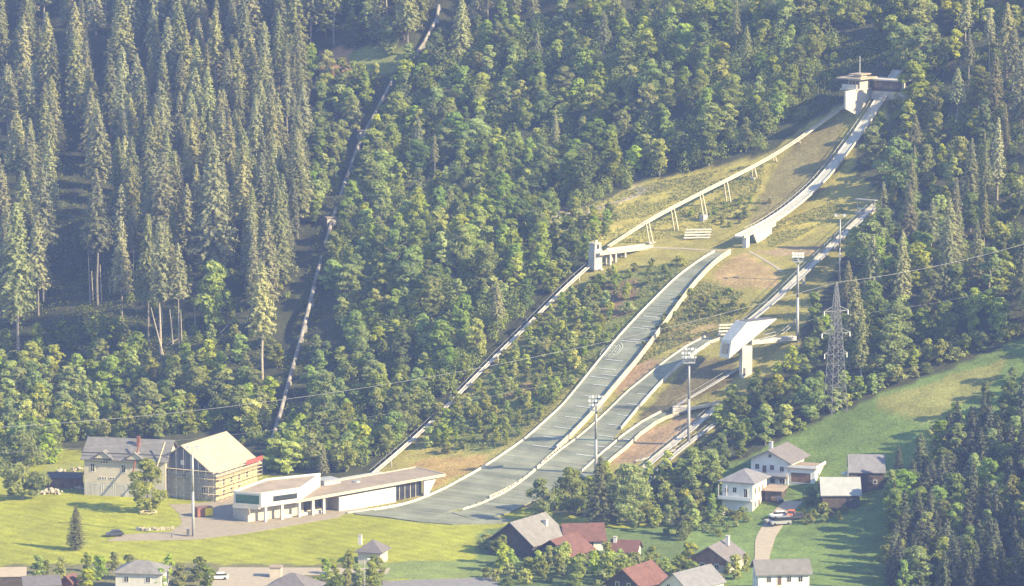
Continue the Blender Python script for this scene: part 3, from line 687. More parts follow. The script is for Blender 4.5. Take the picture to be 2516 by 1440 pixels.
# ------------------------------------------------------------------ floodlight masts, pylon and wires
def mast(px, py, ty, label, kind, r=.42):
    g = hit(px, py); h = z_at(g, ty)-g[2]
    t_ = thing('floodlight_mast', label, 'floodlight mast', g, 0, 'floodlight masts')
    MB().tube((0, 0, -1), (0, 0, h*.5), r, r*.85, 10).tube((0, 0, h*.5), (0, 0, h*.93), r*.85, r*.6, 10).build('pole', 'galvanised', t_, True)
    if kind == 'array':
        MB().box(-1.5, 1.5, -.9, .9, h*.90-.15, h*.90).build('platform', 'steel', t_)
        k = MB()
        for x, y in ((-1.5,-.9),(1.5,-.9),(1.5,.9),(-1.5,.9)): k.tube((x, y, h*.9), (x, y, h*.9+1.1), .05, n=4)
        for z in (.55, 1.1): k.beam((-1.5,-.9,h*.9+z), (1.5,-.9,h*.9+z), .06, .06); k.beam((-1.5,.9,h*.9+z), (1.5,.9,h*.9+z), .06, .06)
        k.build('railing', 'galvanised', t_)
        k = MB()
        for z in (0, 1.05, 2.1): k.beam((-1.8,-.5,h*.9+1.4+z), (1.8,-.5,h*.9+1.4+z), .12, .12)
        k.tube((0, 0, h*.9), (0, 0, h*.9+3.7), .2, n=6); k.build('crossarm', 'steel', t_)
        for z in (0, 1.05, 2.1):
            for i in range(5):
                x = -1.6+i*.8; MB().hexa([(x-.27,-.95,h*.9+1.2+z),(x+.27,-.95,h*.9+1.2+z),(x+.27,-.6,h*.9+1.15+z),(x-.27,-.6,h*.9+1.15+z)], [(x-.27,-.85,h*.9+1.75+z),(x+.27,-.85,h*.9+1.75+z),(x+.2,-.5,h*.9+1.7+z),(x-.2,-.5,h*.9+1.7+z)]).build('lamp', 'lamp_glass' if (i+int(z)) % 2 else 'steel', t_)
    elif kind == 'box':
        MB().box(-1.3, 1.3, -.9, .9, h*.90-.15, h*.90).build('platform', 'galvanised', t_)
        k = MB()
        for x, y in ((-1.3,-.9),(1.3,-.9),(1.3,.9),(-1.3,.9)): k.tube((x, y, h*.9), (x, y, h*.9+1.1), .05, n=4)
        for z in (.55, 1.1): k.beam((-1.3,-.9,h*.9+z), (1.3,-.9,h*.9+z), .08, .08); k.beam((-1.3,-.9,h*.9+z), (-1.3,.9,h*.9+z), .08, .08)
        k.tube((0, 0, h*.9), (0, 0, h), .2, n=6); k.build('railing', 'galvanised', t_)
        for i, z in enumerate((1.0, 1.75)):
            for x in (-1.2, -.4, .4, 1.2): MB().box(x-.33, x+.33, -.5, -.1, h*.9+z-.25+.3, h*.9+z+.25+.3).build('lamp', 'lamp_glass', t_)
    else:
        k = MB().beam((-.1, 0, h*.93), (-.1, 0, h), .16, .16).beam((-1.3, -.3, h-.15), (1.3, .3, h-.1), .14, .14); k.build('crossarm', 'galvanised', t_)
        for x in (-1.2, 1.1): MB().hexa([(x-.35,-.5,h-.55),(x+.35,-.5,h-.5),(x+.35,.2,h-.25),(x-.35,.2,h-.25)], [(x-.35,-.4,h-.15),(x+.35,-.4,h-.1),(x+.35,.3,h+.1),(x-.35,.3,h+.1)]).build('lamp', 'steel', t_)
mast(475, 1318, 1097, 'tall slim floodlight mast standing by the gravel road near the scaffolded house', 'arm', .36)
mast(1959, 840, 620, 'floodlight mast with boxy lamp platform on the shaded slope right of the knoll', 'box')
mast(1692, 1092, 868, 'floodlight mast with lamp cluster right of the middle landing slope', 'array')
mast(1464, 1168, 990, 'floodlight mast with lamp cluster between the big and middle landing slopes', 'array')
mast(2063, 690, 527, 'thin lamp mast beside the middle in-run at the wood edge', 'arm', .26)

pb_ = hit(2052, 1012); ph = z_at(pb_, 694)-pb_[2]
py_ = thing('lattice_pylon', 'tall steel lattice power pylon in front of the right-hand wood', 'pylon', pb_, R(25))
def pw(z): return 2.1*(1-z/ph)**.8*1.0+.16 if z < ph*.98 else .12
zz_ = [0]; st_ = 3.4
while zz_[-1] < ph-1.2: zz_.append(zz_[-1]+st_); st_ = max(1.5, st_*.92)
zz_.append(ph)
for sx, sy in ((1,1),(1,-1),(-1,-1),(-1,1)):
    k = MB()
    for a, b in zip(zz_[:-1], zz_[1:]): k.beam((sx*pw(a), sy*pw(a), a-(.8 if a == 0 else 0)), (sx*pw(b), sy*pw(b), b), .15, .15)
    k.build('leg', 'pylon_steel', py_)
k = MB(); cs = [(1,1),(1,-1),(-1,-1),(-1,1)]
for a, b in zip(zz_[:-1], zz_[1:]):
    for i in range(4):
        c1, c2 = cs[i], cs[(i+1) % 4]
        k.beam((c1[0]*pw(a), c1[1]*pw(a), a), (c2[0]*pw(b), c2[1]*pw(b), b), .055, .055); k.beam((c2[0]*pw(a), c2[1]*pw(a), a), (c1[0]*pw(b), c1[1]*pw(b), b), .055, .055)
        k.beam((c1[0]*pw(b), c1[1]*pw(b), b), (c2[0]*pw(b), c2[1]*pw(b), b), .06, .06)
k.build('bracing', 'pylon_steel', py_)
arms = []
for f, w_ in ((.78, 3.4), (.61, 4.0), (.45, 3.2)):
    z = ph*f
    for e in (-1, 1):
        k = MB()
        for yy in (-1, 1): k.beam((e*pw(z), yy*pw(z), z), (e*w_, 0, z+.1), .12, .12)
        k.beam((e*pw(z), 0, z+1.3), (e*w_, 0, z+.1), .12, .12); a_ = k.build('crossarm', 'pylon_steel', py_)
        MB().tube((e*w_, 0, z+.1), (e*w_, 0, z-1.1), .14, n=6).build('insulator', 'lamp_glass', a_)
        arms.append((e*w_, z-1.1))
rot = Matrix.Rotation(R(25), 4, 'Z')
def wp(x, z): return Vector(pb_)+(rot @ Vector((x, 0, z)))
def wire(p0, p1, sag, label, r=.05):
    k = MB(); n_ = 40; pr = None
    for i in range(n_+1):
        t = i/n_; q = p0.lerp(p1, t)-Vector((0, 0, 4*sag*t*(1-t)))
        if pr is not None: k.tube(pr, q, r, n=4)
        pr = q
    tag(k.build('power_line', 'wire'), label, 'power line', 'power lines')
def at_y(px, py, Y): d = ray(px, py); return Vector(CAM+d*(Y/d[1]))
wire(wp(0, ph), at_y(-260, 1062, 1035), 7.5, 'long top power line sagging across the wood to the left', .035)
wire(wp(0, ph), at_y(2700, 540, 1120), 2.0, 'top power line rising from the pylon tip to the right', .035)
wire(wp(*arms[0]), at_y(-260, 1120, 1030), 8, 'faint power line from the upper left pylon arm', .015)
wire(wp(*arms[1]), at_y(2700, 640, 1120), 2.0, 'faint power line from the upper right pylon arm', .015)

# ------------------------------------------------------------------ roads and paved ground
sheet('pavement', [(415,1240),(470,1238),(530,1232),(590,1210),(625,1200),(632,1206),(560,1245),(660,1240),(860,1218),(1052,1205),(1040,1214),(850,1262),(830,1272),(600,1312),(480,1326),(262,1330),(300,1314),(420,1307),(447,1287),(440,1262)], 'paving', .04, 'beige paved forecourt and gravel road before the service building')
sheet('road', [(540,1394),(960,1396),(950,1411),(700,1414),(650,1480),(500,1480)], 'gravel', .04, 'gravel yard and road at the bottom edge')
sheet('road', [(940,1428),(1220,1418),(1225,1455),(940,1470)], 'asphalt', .045, 'grey asphalt road at the bottom edge')
ribbon('road', [(1872,1420),(1872,1370),(1880,1320),(1905,1280),(1935,1245),(1950,1232)], [3.5,3.5,3.5,4.5,5,5], 'gravel', .08, 'pale driveway curving up to the white houses')
ribbon('path', [(600,1212),(560,1222),(530,1232)], 2.5, 'gravel', .05, 'pale gravel strip along the yellow wall')

# ------------------------------------------------------------------ houses
def window(parent, face, a, z, ww, hh, w, d, shut=False, pane='glass', frame='window_frame', name='window'):
    def bx(k, a0, a1, z0, z1, n0, n1):
        if face == 'f': k.box(a0, a1, -n1, -n0, z0, z1)
        elif face == 'r': k.box(w+n0, w+n1, a0, a1, z0, z1)
        elif face == 'l': k.box(-n1, -n0, a0, a1, z0, z1)
    k = MB(); t = .1
    bx(k, a-ww/2-t, a+ww/2+t, z-t, z, .0, .09); bx(k, a-ww/2-t, a+ww/2+t, z+hh, z+hh+t, .0, .09)
    bx(k, a-ww/2-t, a-ww/2, z, z+hh, .0, .09); bx(k, a+ww/2, a+ww/2+t, z, z+hh, .0, .09)
    if ww > .8 and name == 'window': bx(k, a-.03, a+.03, z, z+hh, .0, .08)
    o = k.build(name, frame, parent)
    k = MB(); bx(k, a-ww/2, a+ww/2, z, z+hh, .0, .04); k.build('pane' if name == 'window' else 'leaf', pane, o)
    if shut:
        for e in (-1, 1):
            k = MB(); c = a+e*(ww*.75+.1); bx(k, c-ww*.22, c+ww*.22, z, z+hh, .0, .07); k.build('shutter', 'shutter', o)
def house(name, label, cat, px, py, corner, rz, w, d, he, hr, ridge, wall, roof, over=.8, wins=(), group=None, gable_mat=None, below=2.5, z0=None, chimney=None, doors=()):
    g = hit(px, py); c, s = math.cos(rz), math.sin(rz)
    ox = g[0]-(c*corner[0]*w-s*corner[1]*d); oy = g[1]-(s*corner[0]*w+c*corner[1]*d)
    r = thing(name, label, cat, (ox, oy, g[2] if z0 is None else z0), rz, group)
    k = MB()
    if ridge == 'y':
        k.prism([(0, 0, -below), (w, 0, -below), (w, 0, he), (w/2, 0, hr-.1), (0, 0, he)], (0, d, 0))
    elif ridge == 'x':
        k.prism([(0, 0, -below), (0, 0, he), (0, d/2, hr-.1), (0, d, he), (0, d, -below)], (w, 0, 0))
    else: k.box(0, w, 0, d, -below, he)
    k.build('wall', wall, r)
    if gable_mat and ridge == 'y':
        MB().prism([(0, -.05, he*.62), (w, -.05, he*.62), (w, -.05, he-.05), (w/2, -.05, hr-.2), (0, -.05, he-.05)], (0, .08, 0)).build('gable_boarding', gable_mat, r)
    k = MB(); t = .22
    if ridge == 'y':
        sl = (hr-he)/(w/2)
        for e, x0 in ((-1, -over), (1, w+over)):
            ze = he-over*sl; a, b = -over, d+over
            k.hexa([(x0, a, ze-t+.15), (w/2, a, hr-t+.15), (w/2, b, hr-t+.15), (x0, b, ze-t+.15)], [(x0, a, ze+.15), (w/2, a, hr+.15), (w/2, b, hr+.15), (x0, b, ze+.15)])
    elif ridge == 'x':
        sl = (hr-he)/(d/2)
        for y0 in (-over, d+over):
            ze = he-over*sl; a, b = -over, w+over
            k.hexa([(a, y0, ze-t+.15), (b, y0, ze-t+.15), (b, d/2, hr-t+.15), (a, d/2, hr-t+.15)], [(a, y0, ze+.15), (b, y0, ze+.15), (b, d/2, hr+.15), (a, d/2, hr+.15)])
    elif ridge == 'hip':
        i = min(w, d)/2*.92; ze = he-.15
        bot = [(-over, -over), (w+over, -over), (w+over, d+over), (-over, d+over)]; tp_ = [(i, i), (w-i, i), (w-i, d-i), (i, d-i)]
        k.hexa([(x, y, ze-.12) for x, y in bot], [(x, y, ze+.06) for x, y in bot]); k.hexa([(x, y, ze+.062) for x, y in bot], [(x, y, hr) for x, y in tp_])
    elif ridge == 'flat': k.box(-over, w+over, -over, d+over, he, he+.3)
    elif ridge == 'shed':
        k.hexa([(-over, -over, he), (w+over, -over, he), (w+over, d+over, hr), (-over, d+over, hr)], [(-over, -over, he+.2), (w+over, -over, he+.2), (w+over, d+over, hr+.2), (-over, d+over, hr+.2)])
    ro = k.build('roof', roof, r)
    if chimney:
        cx, cy, ch = chimney; q = MB().box(cx-.4, cx+.4, cy-.4, cy+.4, ch-2.2, ch); q.build('chimney', 'white_paint', ro); MB().box(cx-.5, cx+.5, cy-.5, cy+.5, ch, ch+.12).build('chimney_cap', 'concrete', ro)
    for a in wins: window(r, a[0], a[1], a[2], a[3], a[4], w, d, len(a) > 5 and a[5])
    for a in doors: window(r, a[0], a[1], a[2], a[3], a[4], w, d, False, a[5], 'window_frame', 'door')
    return r

# the two white houses on the right
h1 = house('house', 'white house with side wall tinted pinkish like sunlight and hipped slate roof above the driveway', 'house', 1849, 1257, (1, 0), R(-24), 8.0, 9.6, 7.2, 9.5, 'hip', 'house_white', 'roof_slate', .9,
    [('f', 3.3, 4.4, .9, 1.2), ('f', 6.2, 3.4, .9, 2.0), ('f', 1.2, 4.3, .8, 1.0), ('r', 1.6, 4.1, .8, 1.5), ('r', 4.2, 4.1, .8, 1.5), ('r', 6.8, 4.3, .8, 1.3), ('r', 1.8, .8, .9, 1.4), ('r', 6.9, .8, .9, 1.4)], 'white houses by the driveway', doors=[('r', 4.2, 0., 1.1, 2.2, 'dark_wood')])
MB().box(-.6, 8.02, -1.3, -.02, 2.6, 2.8).build('balcony_floor', 'white_paint', h1); MB().box(-.6, 8.0, -1.35, -1.27, 2.8, 3.6).build('balcony_rail', 'house_white', h1)
MB().box(8.004, 8.03, .1, 9.5, -1, 6.3).build('side_colour', 'sunlit_pink', h1)  # warm sunlight on the white side wall, painted as a pink tone
for i, q in enumerate((-.5, 1.6)): MB().box(q-.12, q+.12, -1.3, -1.1, 2.8, 6.2).build('balcony_post', 'white_paint', h1)
h2 = house('house', 'white chalet with low gable roof and long balcony, upper of the two houses', 'house', 1936, 1192, (1, 0), R(-24), 9.8, 11.5, 6.0, 8.4, 'y', 'house_white', 'roof_purple', 1.2,
    [('f', 1.7, 3.5, 1.0, 1.2), ('f', 5.6, 3.5, 1.0, 1.2), ('f', 8.2, 3.3, 1.0, 1.2), ('f', 5.8, .3, 1.1, 1.1), ('f', 8.3, .2, 1.3, 1.3), ('f', 5.0, 6.6, .7, .7), ('r', 3, 3.4, .9, 1.2)], 'white houses by the driveway', doors=[('f', 3.6, 2.3, 1.0, 2.2, 'shutter')], chimney=(3.0, 6.0, 9.4))
MB().box(-.3, 9.9, -1.4, -.02, 2.0, 2.2).build('balcony_floor', 'brown_wood', h2); MB().box(-.3, 9.9, -1.45, -1.35, 2.2, 2.9).build('balcony_rail', 'white_paint', h2)
gar = house('garage', 'flat-roofed garage annex with brown door beside the upper chalet', 'garage', 2002, 1188, (1, 0), R(-20), 7.0, 7.5, 3.4, 3.7, 'flat', 'house_white', 'roof_brown', .5, [('r', 3.0, 1.2, 1.0, 1.0)], doors=[('f', 3.4, .0, 5.0, 2.4, 'brown_wood')])
MB().box(-.45, 7.45, -.5, -.38, 3.7, 4.3).build('parapet', 'house_white', gar); MB().box(7.35, 7.5, -.5, 8, 3.7, 4.3).build('parapet', 'house_white', gar)
car_p = house('carport', 'small carport with brown roof between the two white houses', 'carport', 1920, 1232, (1, 0), R(-18), 4.2, 5.0, 2.4, 2.9, 'shed', 'dark_wood', 'roof_brown', .4)
house('barn', 'barn with pale grey sheet metal roof below the dark barn', 'barn', 2112, 1246, (1, 0), R(1), 9.0, 7.6, 3.3, 6.6, 'x', 'dark_wood', 'roof_zinc', .5, group='barns on the right meadow')
bt = house('barn', 'dark wooden barn with slate blue roof at the meadow edge', 'barn', 2172, 1200, (1, 0), R(-2), 8.4, 7.5, 4.2, 7.6, 'x', 'dark_wood', 'roof_slate', .4, [('f', 2.0, 1.2, .8, .8), ('f', 6.2, 1.2, .8, .8)], group='barns on the right meadow')
MB().box(-.5, -.3, -.6, -.4, 0, 8.2).build('pole', 'steel', bt)
# small white garden tents
for (x, y), lb in (((2082, 1178), 'white garden tent by the dark barn corner'), ((2078, 1232), 'white garden awning in front of the grey roofed barn')):
    g = hit(x, y); t_ = thing('garden_tent', lb, 'tent', g, R(10), 'garden tents')
    for a, b in ((-1.3,-.9),(1.3,-.9),(1.3,.9),(-1.3,.9)): MB().tube((a, b, -.4), (a, b, 1.4), .05, n=5).build('leg', 'white_paint', t_)
    MB().add([(-1.5,-1.1,1.35),(1.5,-1.1,1.35),(1.5,1.1,1.35),(-1.5,1.1,1.35),(0,0,2.2)], [(0,1,4),(1,2,4),(2,3,4),(3,0,4),(3,2,1,0)]).build('canopy', 'white_paint', t_)

# village roofs at the lower edge
G_ = 'village houses at the lower edge'
house('barn', 'dark timber barn with wide grey roof, left of the red roofs', 'barn', 1308, 1374, (1, 0), R(-33), 11.6, 14.0, 3.8, 8.2, 'y', 'dark_wood', 'roof_grey', .9, chimney=(8.6, 10.5, 7.4), group=G_)
house('house', 'timber house with bright red gable roof in front of the brown one', 'house', 1398, 1390, (1, 0), R(-33), 9.5, 10, 2.6, 5.6, 'y', 'dark_wood', 'roof_red', .8, [('f', 3, 1, 1, 1.2), ('f', 7, 1, 1, 1.2)], G_)
house('house', 'house with long dark red roof and white gable end on its right', 'house', 1484, 1352, (1, 0), R(8), 9.0, 8.0, 2.8, 5.8, 'x', 'white_paint', 'roof_red', .7, [('f', 2, .9, 1, 1.2), ('f', 6, .9, 1, 1.2), ('r', 4.2, 3.6, .8, 1)], G_)
house('house', 'small red roof with white chimney beside the long red roof', 'house', 1562, 1378, (1, 0), R(-12), 6.0, 6.5, 2.2, 4.2, 'x', 'white_paint', 'roof_red', .6, group=G_, chimney=(.6, 2.5, 5.0))
house('house', 'house with brown roof and little front gable below the hedge', 'house', 1790, 1412, (1, 0), R(-24), 9.5, 10, 3.2, 6.2, 'y', 'cream_wall', 'roof_purple', .9, [('f', 3, 1, 1, 1.2), ('f', 6.6, 1, 1, 1.2)], G_, chimney=(6.5, 7, 7.6), gable_mat='brown_wood')
house('house', 'dark timber house with red tiled roof and two white windows at the bottom', 'house', 1578, 1500, (1, 0), R(-33), 9.5, 11, 5.2, 8.8, 'y', 'dark_wood', 'roof_red', .9, [('f', 3, 4.6, .8, 1.1), ('f', 6, 4.6, .8, 1.1), ('f', 3, 1.5, .8, 1.1), ('f', 6, 1.5, .8, 1.1)], G_)
house('house', 'white house with arched gable and broad slate blue roof at the bottom', 'house', 1690, 1510, (1, 0), R(-40), 8, 13, 5.6, 8.7, 'y', 'white_paint', 'roof_slate', .5, [('f', 2.6, 4.9, .9, 1.2), ('f', 5.4, 4.9, .9, 1.2)], G_)
house('house', 'long white two-storey house with grey roof in the bottom right corner area', 'house', 1988, 1466, (1, 0), R(6), 11.6, 8, 5.6, 7.8, 'x', 'house_white', 'roof_grey', .7, [('f', 2.4, 3.5, .9, 1.2), ('f', 7.0, 3.5, .9, 1.2), ('f', 9.6, 3.5, .9, 1.2), ('l', 2.5, 3.6, .7, 1.2), ('l', 5.5, 3.6, .7, 1.2)], G_, doors=[('f', 4.8, 2.8, .9, 2.0, 'shutter')])
house('shed', 'low grey sheet roof in front of the long white house', 'shed', 2030, 1492, (1, 0), R(6), 9, 5, 2.4, 3.2, 'shed', 'dark_wood', 'roof_zinc', .3, group=G_)
house('house', 'white house with grey hipped roof at the bottom left', 'house', 396, 1462, (1, 0), R(-8), 10.5, 8, 5.0, 7.0, 'hip', 'white_paint', 'roof_grey', .6, [('f', 2.5, 2.8, 1, 1.2), ('f', 7.5, 2.8, 1, 1.2)], G_)
house('shed', 'tiny red hut with gabled roof at the bottom left', 'shed', 176, 1452, (1, 0), R(-22), 2.8, 3.6, 2.0, 3.3, 'y', 'rust_paint', 'roof_red', .4, group=G_)
house('shed', 'long low grey shed roof beside the tiny red hut', 'shed', 148, 1462, (1, 0), R(10), 8, 4, 2.2, 3.6, 'shed', 'brown_wood', 'roof_purple', .4, group=G_)
house('house', 'dark purple hipped roof at the bottom edge near the gravel road', 'house', 758, 1500, (1, 0), R(-15), 10.5, 10, 4.2, 7.2, 'hip', 'cream_wall', 'roof_purple', .8, [('f', 3, 1.2, 1, 1.2), ('f', 7, 1.2, 1, 1.2)], G_)
house('house', 'house behind the meadow with brown hipped roof and pale chimney', 'house', 935, 1388, (1, 0), R(-15), 5.5, 6, 3.0, 5.2, 'hip', 'cream_wall', 'roof_purple', .7, group=G_, chimney=(.3, .8, 6.6))
house('shed', 'slim cream garden shed standing by the gravel road', 'shed', 690, 1420, (1, 0), R(-5), 2.6, 2.4, 2.3, 2.8, 'flat', 'cream_wall', 'roof_brown', .2, group=G_)
house('carport', 'white-roofed carport in the bottom left corner', 'carport', 62, 1440, (1, 0), R(5), 7.2, 5, 2.2, 3.2, 'shed', 'dark_wood', 'roof_membrane', .3, group=G_)

# ------------------------------------------------------------------ old building and scaffolded house, left
g0 = hit(208, 1216); old = house('building', 'cream two-storey building with grey roof and two little front gables', 'building', 208, 1216, (0, 0), R(-13), 21.5, 11, 9.8, 13.9, 'x', 'cream_wall', 'roof_grey', .8,
    [('f', 2.2, 6.2, 1.1, 1.9), ('f', 10.4, 6.2, 1.1, 1.9), ('f', 4.2, 4.3, .5, .45), ('f', 4.9, 4.3, .5, .45), ('f', 5.6, 4.3, .5, .45), ('f', 7.0, 4.3, .5, .45), ('f', 7.7, 4.3, .5, .45), ('f', 4.6, 8.4, .45, .5), ('f', 5.3, 8.4, .45, .5), ('f', 6.0, 8.4, .45, .5), ('f', 17.5, 6.2, 1.1, 1.9)],
    doors=[('f', 3.2, .0, 2.4, 2.9, 'concrete'), ('f', 6.4, .0, 2.6, 2.9, 'concrete'), ('f', 9.6, .0, 2.6, 2.9, 'concrete')])
MB().box(-.03, 21.5, -.035, -.004, 0, 3.4).build('plinth_band', 'concrete', old)
for cx in (5.2, 13.6):
    dm = MB().prism([(cx-2.2, -.9, 9.75), (cx+2.2, -.9, 9.75), (cx, -.9, 11.3)], (0, 2.6, 0)).build('front_gable', 'cream_wall', old)
    k = MB()
    for e in (-1, 1): k.hexa([(cx+e*2.6, -1.2, 9.6), (cx, -1.2, 11.45), (cx, 2.6, 11.45), (cx+e*2.6, 1.4, 9.6)], [(cx+e*2.6, -1.2, 9.8), (cx, -1.2, 11.65), (cx, 2.6, 11.65), (cx+e*2.6, 1.4, 9.8)])
    k.build('gable_roof', 'roof_grey', dm)
k = MB().box(12.9, 13.7, 3.2, 4.0, 11.5, 15.0); k.build('chimney', 'rust_paint', old)
for x in (-.5, 4, 8.5, 13, 17.5, 21.5): pass
MB().beam((-.7, -.2, 11.0), (21.8, -.2, 11.0), .1, .35).build('snow_guard', 'dark_steel', old)
# leaning poles in front
for (x0, x1, yy), lb in (((13.4, 14.3, -1.2), 'thin pole leaning on the cream building roof above the round tree'), ((19.0, 21.0, -1.4), 'long pale chute leaning on the grey roof by the scaffold')):
    c, s = math.cos(R(-13)), math.sin(R(-13)); f = lambda x, y, z: (g0[0]+c*x-s*y, g0[1]+s*x+c*y, g0[2]+z)
    r_ = thing('leaning_pole', lb, 'pole', f(x0, yy-1.2, 0)); r_.location = (0, 0, 0)
    MB().beam(f(x0, yy-1.2, 5.5), f(x1, yy+2.6, 14.2), .32, .32).build('pole', 'rust_paint' if x0 < 15 else 'plank', r_)
    MB().beam(f(x0-.4, yy-1.2, 5.4), f(x0+.4, yy-1.2, 5.6), .2, .3).build('foot', 'dark_steel', r_)
scf = house('building', 'gabled building under repair with bright membrane roof and yellow side wall', 'building', 530, 1232, (1, 0), R(-26), 19.0, 21.5, 6.8, 13.6, 'y', 'cream_wall', 'roof_membrane', .9,
    [('f', 15.5, 5.2, .5, .8), ('f', 16.3, 5.2, .5, .8), ('f', 15.2, 1.4, .4, 1.9), ('f', 15.9, 1.4, .4, 1.9), ('f', 16.6, 1.4, .4, 1.9), ('f', 10, 5.0, 1.1, 1.8), ('r', 4, 3.6, 1.0, 1.6), ('r', 8, 3.6, 1.0, 1.6), ('r', 12, 3.6, 1.0, 1.6), ('r', 16, 3.6, 1.0, 1.6), ('r', 4, .8, 1.0, 1.6), ('r', 8, .8, 1.0, 1.6), ('r', 12, .8, 1.0, 1.6)])
MB().box(19.003, 19.03, .05, 21.4, 0, 6.6).build('side_colour', 'yellow_wall', scf)
MB().prism([(.1, -.04, 7.0), (19-.1, -.04, 7.0), (9.5, -.04, 13.3)], (0, .03, 0)).build('gable_boarding', 'roof_slate', scf)
MB().box(9.0, 10.0, -.1, -.045, 8.6, 9.8).build('gable_window', 'window_frame', scf)
for sgn in range(6):      # seams of the roof membrane
    f = .12+sgn*.15; x = 9.5+(19+.9-9.5)*f; sl = (13.6-6.8)/9.5; z = 13.6+.17-(x-9.5)*sl
    MB().beam((x, -.85, z), (x, 22.3, z), .10, .05).build('roof_batten', 'plank', scf)
sca = thing('scaffold', 'metal pole scaffolding with plank decks around the gabled building', 'scaffold', scf.location, R(-26))
for i in range(9):
    x = 2.0+i*2.15; top_ = 7.6+min(x, 19-x)*.62 if x < 19 else 7.4
    for yy in (-.5, -1.5): bar('pole', sca, (x, yy, -.6), (x, yy, top_), .09, .09, 'galvanised')
for i in range(10):
    yy = -.8+i*2.45
    for x in (19.5, 20.5): bar('pole', sca, (x, yy, -.6), (x, yy, 7.6), .09, .09, 'galvanised')
for z in (1.9, 3.8, 5.7, 7.6):
    for i in range(8):
        if 2+i*2.15 > 9 or z > 5: bar('plank', sca, (2.0+i*2.15+.03, -1.0, z), (2.0+(i+1)*2.15-.03, -1.0, z), .85, .12, 'plank')
    for i in range(9): bar('plank', sca, (20.0, -.8+i*2.45+.03, z-.1), (20.0, -.8+(i+1)*2.45-.03, z-.1), .85, .12, 'plank')
for z in (1.0, 2.9, 4.8, 6.7):
    bar('guard_rail', sca, (2, -1.55, z), (19.6, -1.55, z), .07, .09, 'galvanised'); bar('guard_rail', sca, (20.55, -.8, z), (20.55, 21.2, z), .07, .12, 'plank')
for i in range(4): bar('safety_net', sca, (20.6, 13.0+i*2.1+.03, 7.9), (20.6, 13.0+(i+1)*2.1-.03, 7.9), .04, 1.1, 'red_net')
# skip, rubble, crates
g = hit(499, 1268); sk = thing('skip_container', 'rusty brown and yellow open skip by the road fork', 'skip', g, R(28)); sk.scale = (1.15, 1.1, 1.15)
MB().hexa([(-1.75,-1.15,.15),(1.75,-1.15,.15),(1.75,1.15,.15),(-1.75,1.15,.15)], [(-1.75,-1.15,2.0),(1.75,-1.15,2.0),(1.75,1.15,2.0),(-1.75,1.15,2.0)]).build('body', 'rust_paint', sk)
MB().hexa([(1.78,-1.1,.2),(1.84,-1.1,.2),(1.84,1.1,.2),(1.78,1.1,.2)], [(1.80,-1.1,1.9),(1.86,-1.1,1.9),(1.86,1.1,1.9),(1.80,1.1,1.9)]).build('end_panel', 'yellow_paint', sk)
MB().hexa([(.0,-1.22,.2),(1.72,-1.22,.2),(1.72,-1.16,.2),(.0,-1.16,.2)], [(.0,-1.22,1.9),(1.72,-1.22,1.9),(1.72,-1.16,1.9),(.0,-1.16,1.9)]).build('side_panel', 'yellow_paint', sk)
k = MB()
for a, b in (((-1.75,-1.15),(1.75,-1.15)),((1.75,-1.15),(1.75,1.15)),((1.75,1.15),(-1.75,1.15)),((-1.75,1.15),(-1.75,-1.15))): k.beam((*a,2.0),(*b,2.0),.12,.12)
k.build('rim', 'dark_steel', sk)
def rock_mesh(seed):
    rnd = np.random.RandomState(seed); me = bpy.data.meshes.new('rock'); import bmesh
    bm = bmesh.new(); bmesh.ops.create_icosphere(bm, subdivisions=1, radius=1)
    for v in bm.verts: v.co *= .7+.5*rnd.rand()
    bm.to_mesh(me); bm.free(); me.materials.append(M('rock')); return me
RK = [rock_mesh(i) for i in range(5)]
def rubble(px, py, label, n, sp_, size, m=None):
    g = hit(px, py); r = thing('rubble_pile', label, 'rubble', g, 0, 'rubble heaps by the cream building')
    for i in range(n):
        a = random.random()*6.28; q = random.random()**.6*sp_; o = link_mesh('stone', RK[i % 5], r, (math.cos(a)*q*1.6, math.sin(a)*q, max(0, (1-q/sp_))*size*1.3+.1)); s = size*(.4+random.random()*.7); o.scale = (s*1.3, s, s*.7); o.rotation_euler = (random.random()*3, random.random()*3, random.random()*6)
rubble(130, 1212, 'pale rubble heap on the lawn below the dark shed', 22, 2.2, .7)
rubble(190, 1205, 'smaller rubble heap at the corner of the cream building', 16, 1.6, .55)
rubble(180, 1158, 'stone bank on the grass left of the cream building', 20, 2.6, .6)
house('shed', 'low dark wooden shed left of the cream building', 'shed', 196, 1200, (1, 0), R(-6), 9.0, 4.5, 2.4, 3.1, 'shed', 'brown_wood', 'dark_wood', .3)
CR = [(340,1303),(352,1303),(364,1304),(376,1302),(388,1303),(400,1302),(412,1301),(424,1300)]
for i, (x, y) in enumerate(CR):
    g = hit(x, y); t_ = thing('stone_block', ['first','second','third','fourth','fifth','sixth','seventh','eighth'][i]+' pale stone block from the left in the row along the gravel road', 'stone block', g, R(random.uniform(-20, 20)), 'row of stone blocks')
    s = .42+.15*random.random(); MB().hexa([(-s,-s*.8,-.2),(s,-s*.8,-.2),(s,s*.8,-.2),(-s,s*.8,-.2)], [(-s*.85,-s*.7,s*1.3),(s*.9,-s*.75,s*1.2),(s*.85,s*.7,s*1.35),(-s*.9,s*.65,s*1.25)]).build('block', 'rock', t_)
for (x, y), lb in (((462, 1318), 'dark post box beside the slim mast foot'), ((422, 1321), 'short dark bollard left of the mast foot')):
    g = hit(x, y); t_ = thing('bollard', lb, 'bollard', g, 0); h = 1.9 if x > 450 else 1.0; q = .35 if x > 450 else .12
    MB().box(-q, q, -q*.7, q*.7, -.3, h).build('body', 'dark_steel', t_); MB().box(-q*1.15, q*1.15, -q*.85, q*.85, h, h+.1).build('cap', 'steel', t_)
g = hit(365, 1262); t_ = thing('ring_bench', 'low pale bench around the foot of the round lawn tree', 'bench', g, 0)
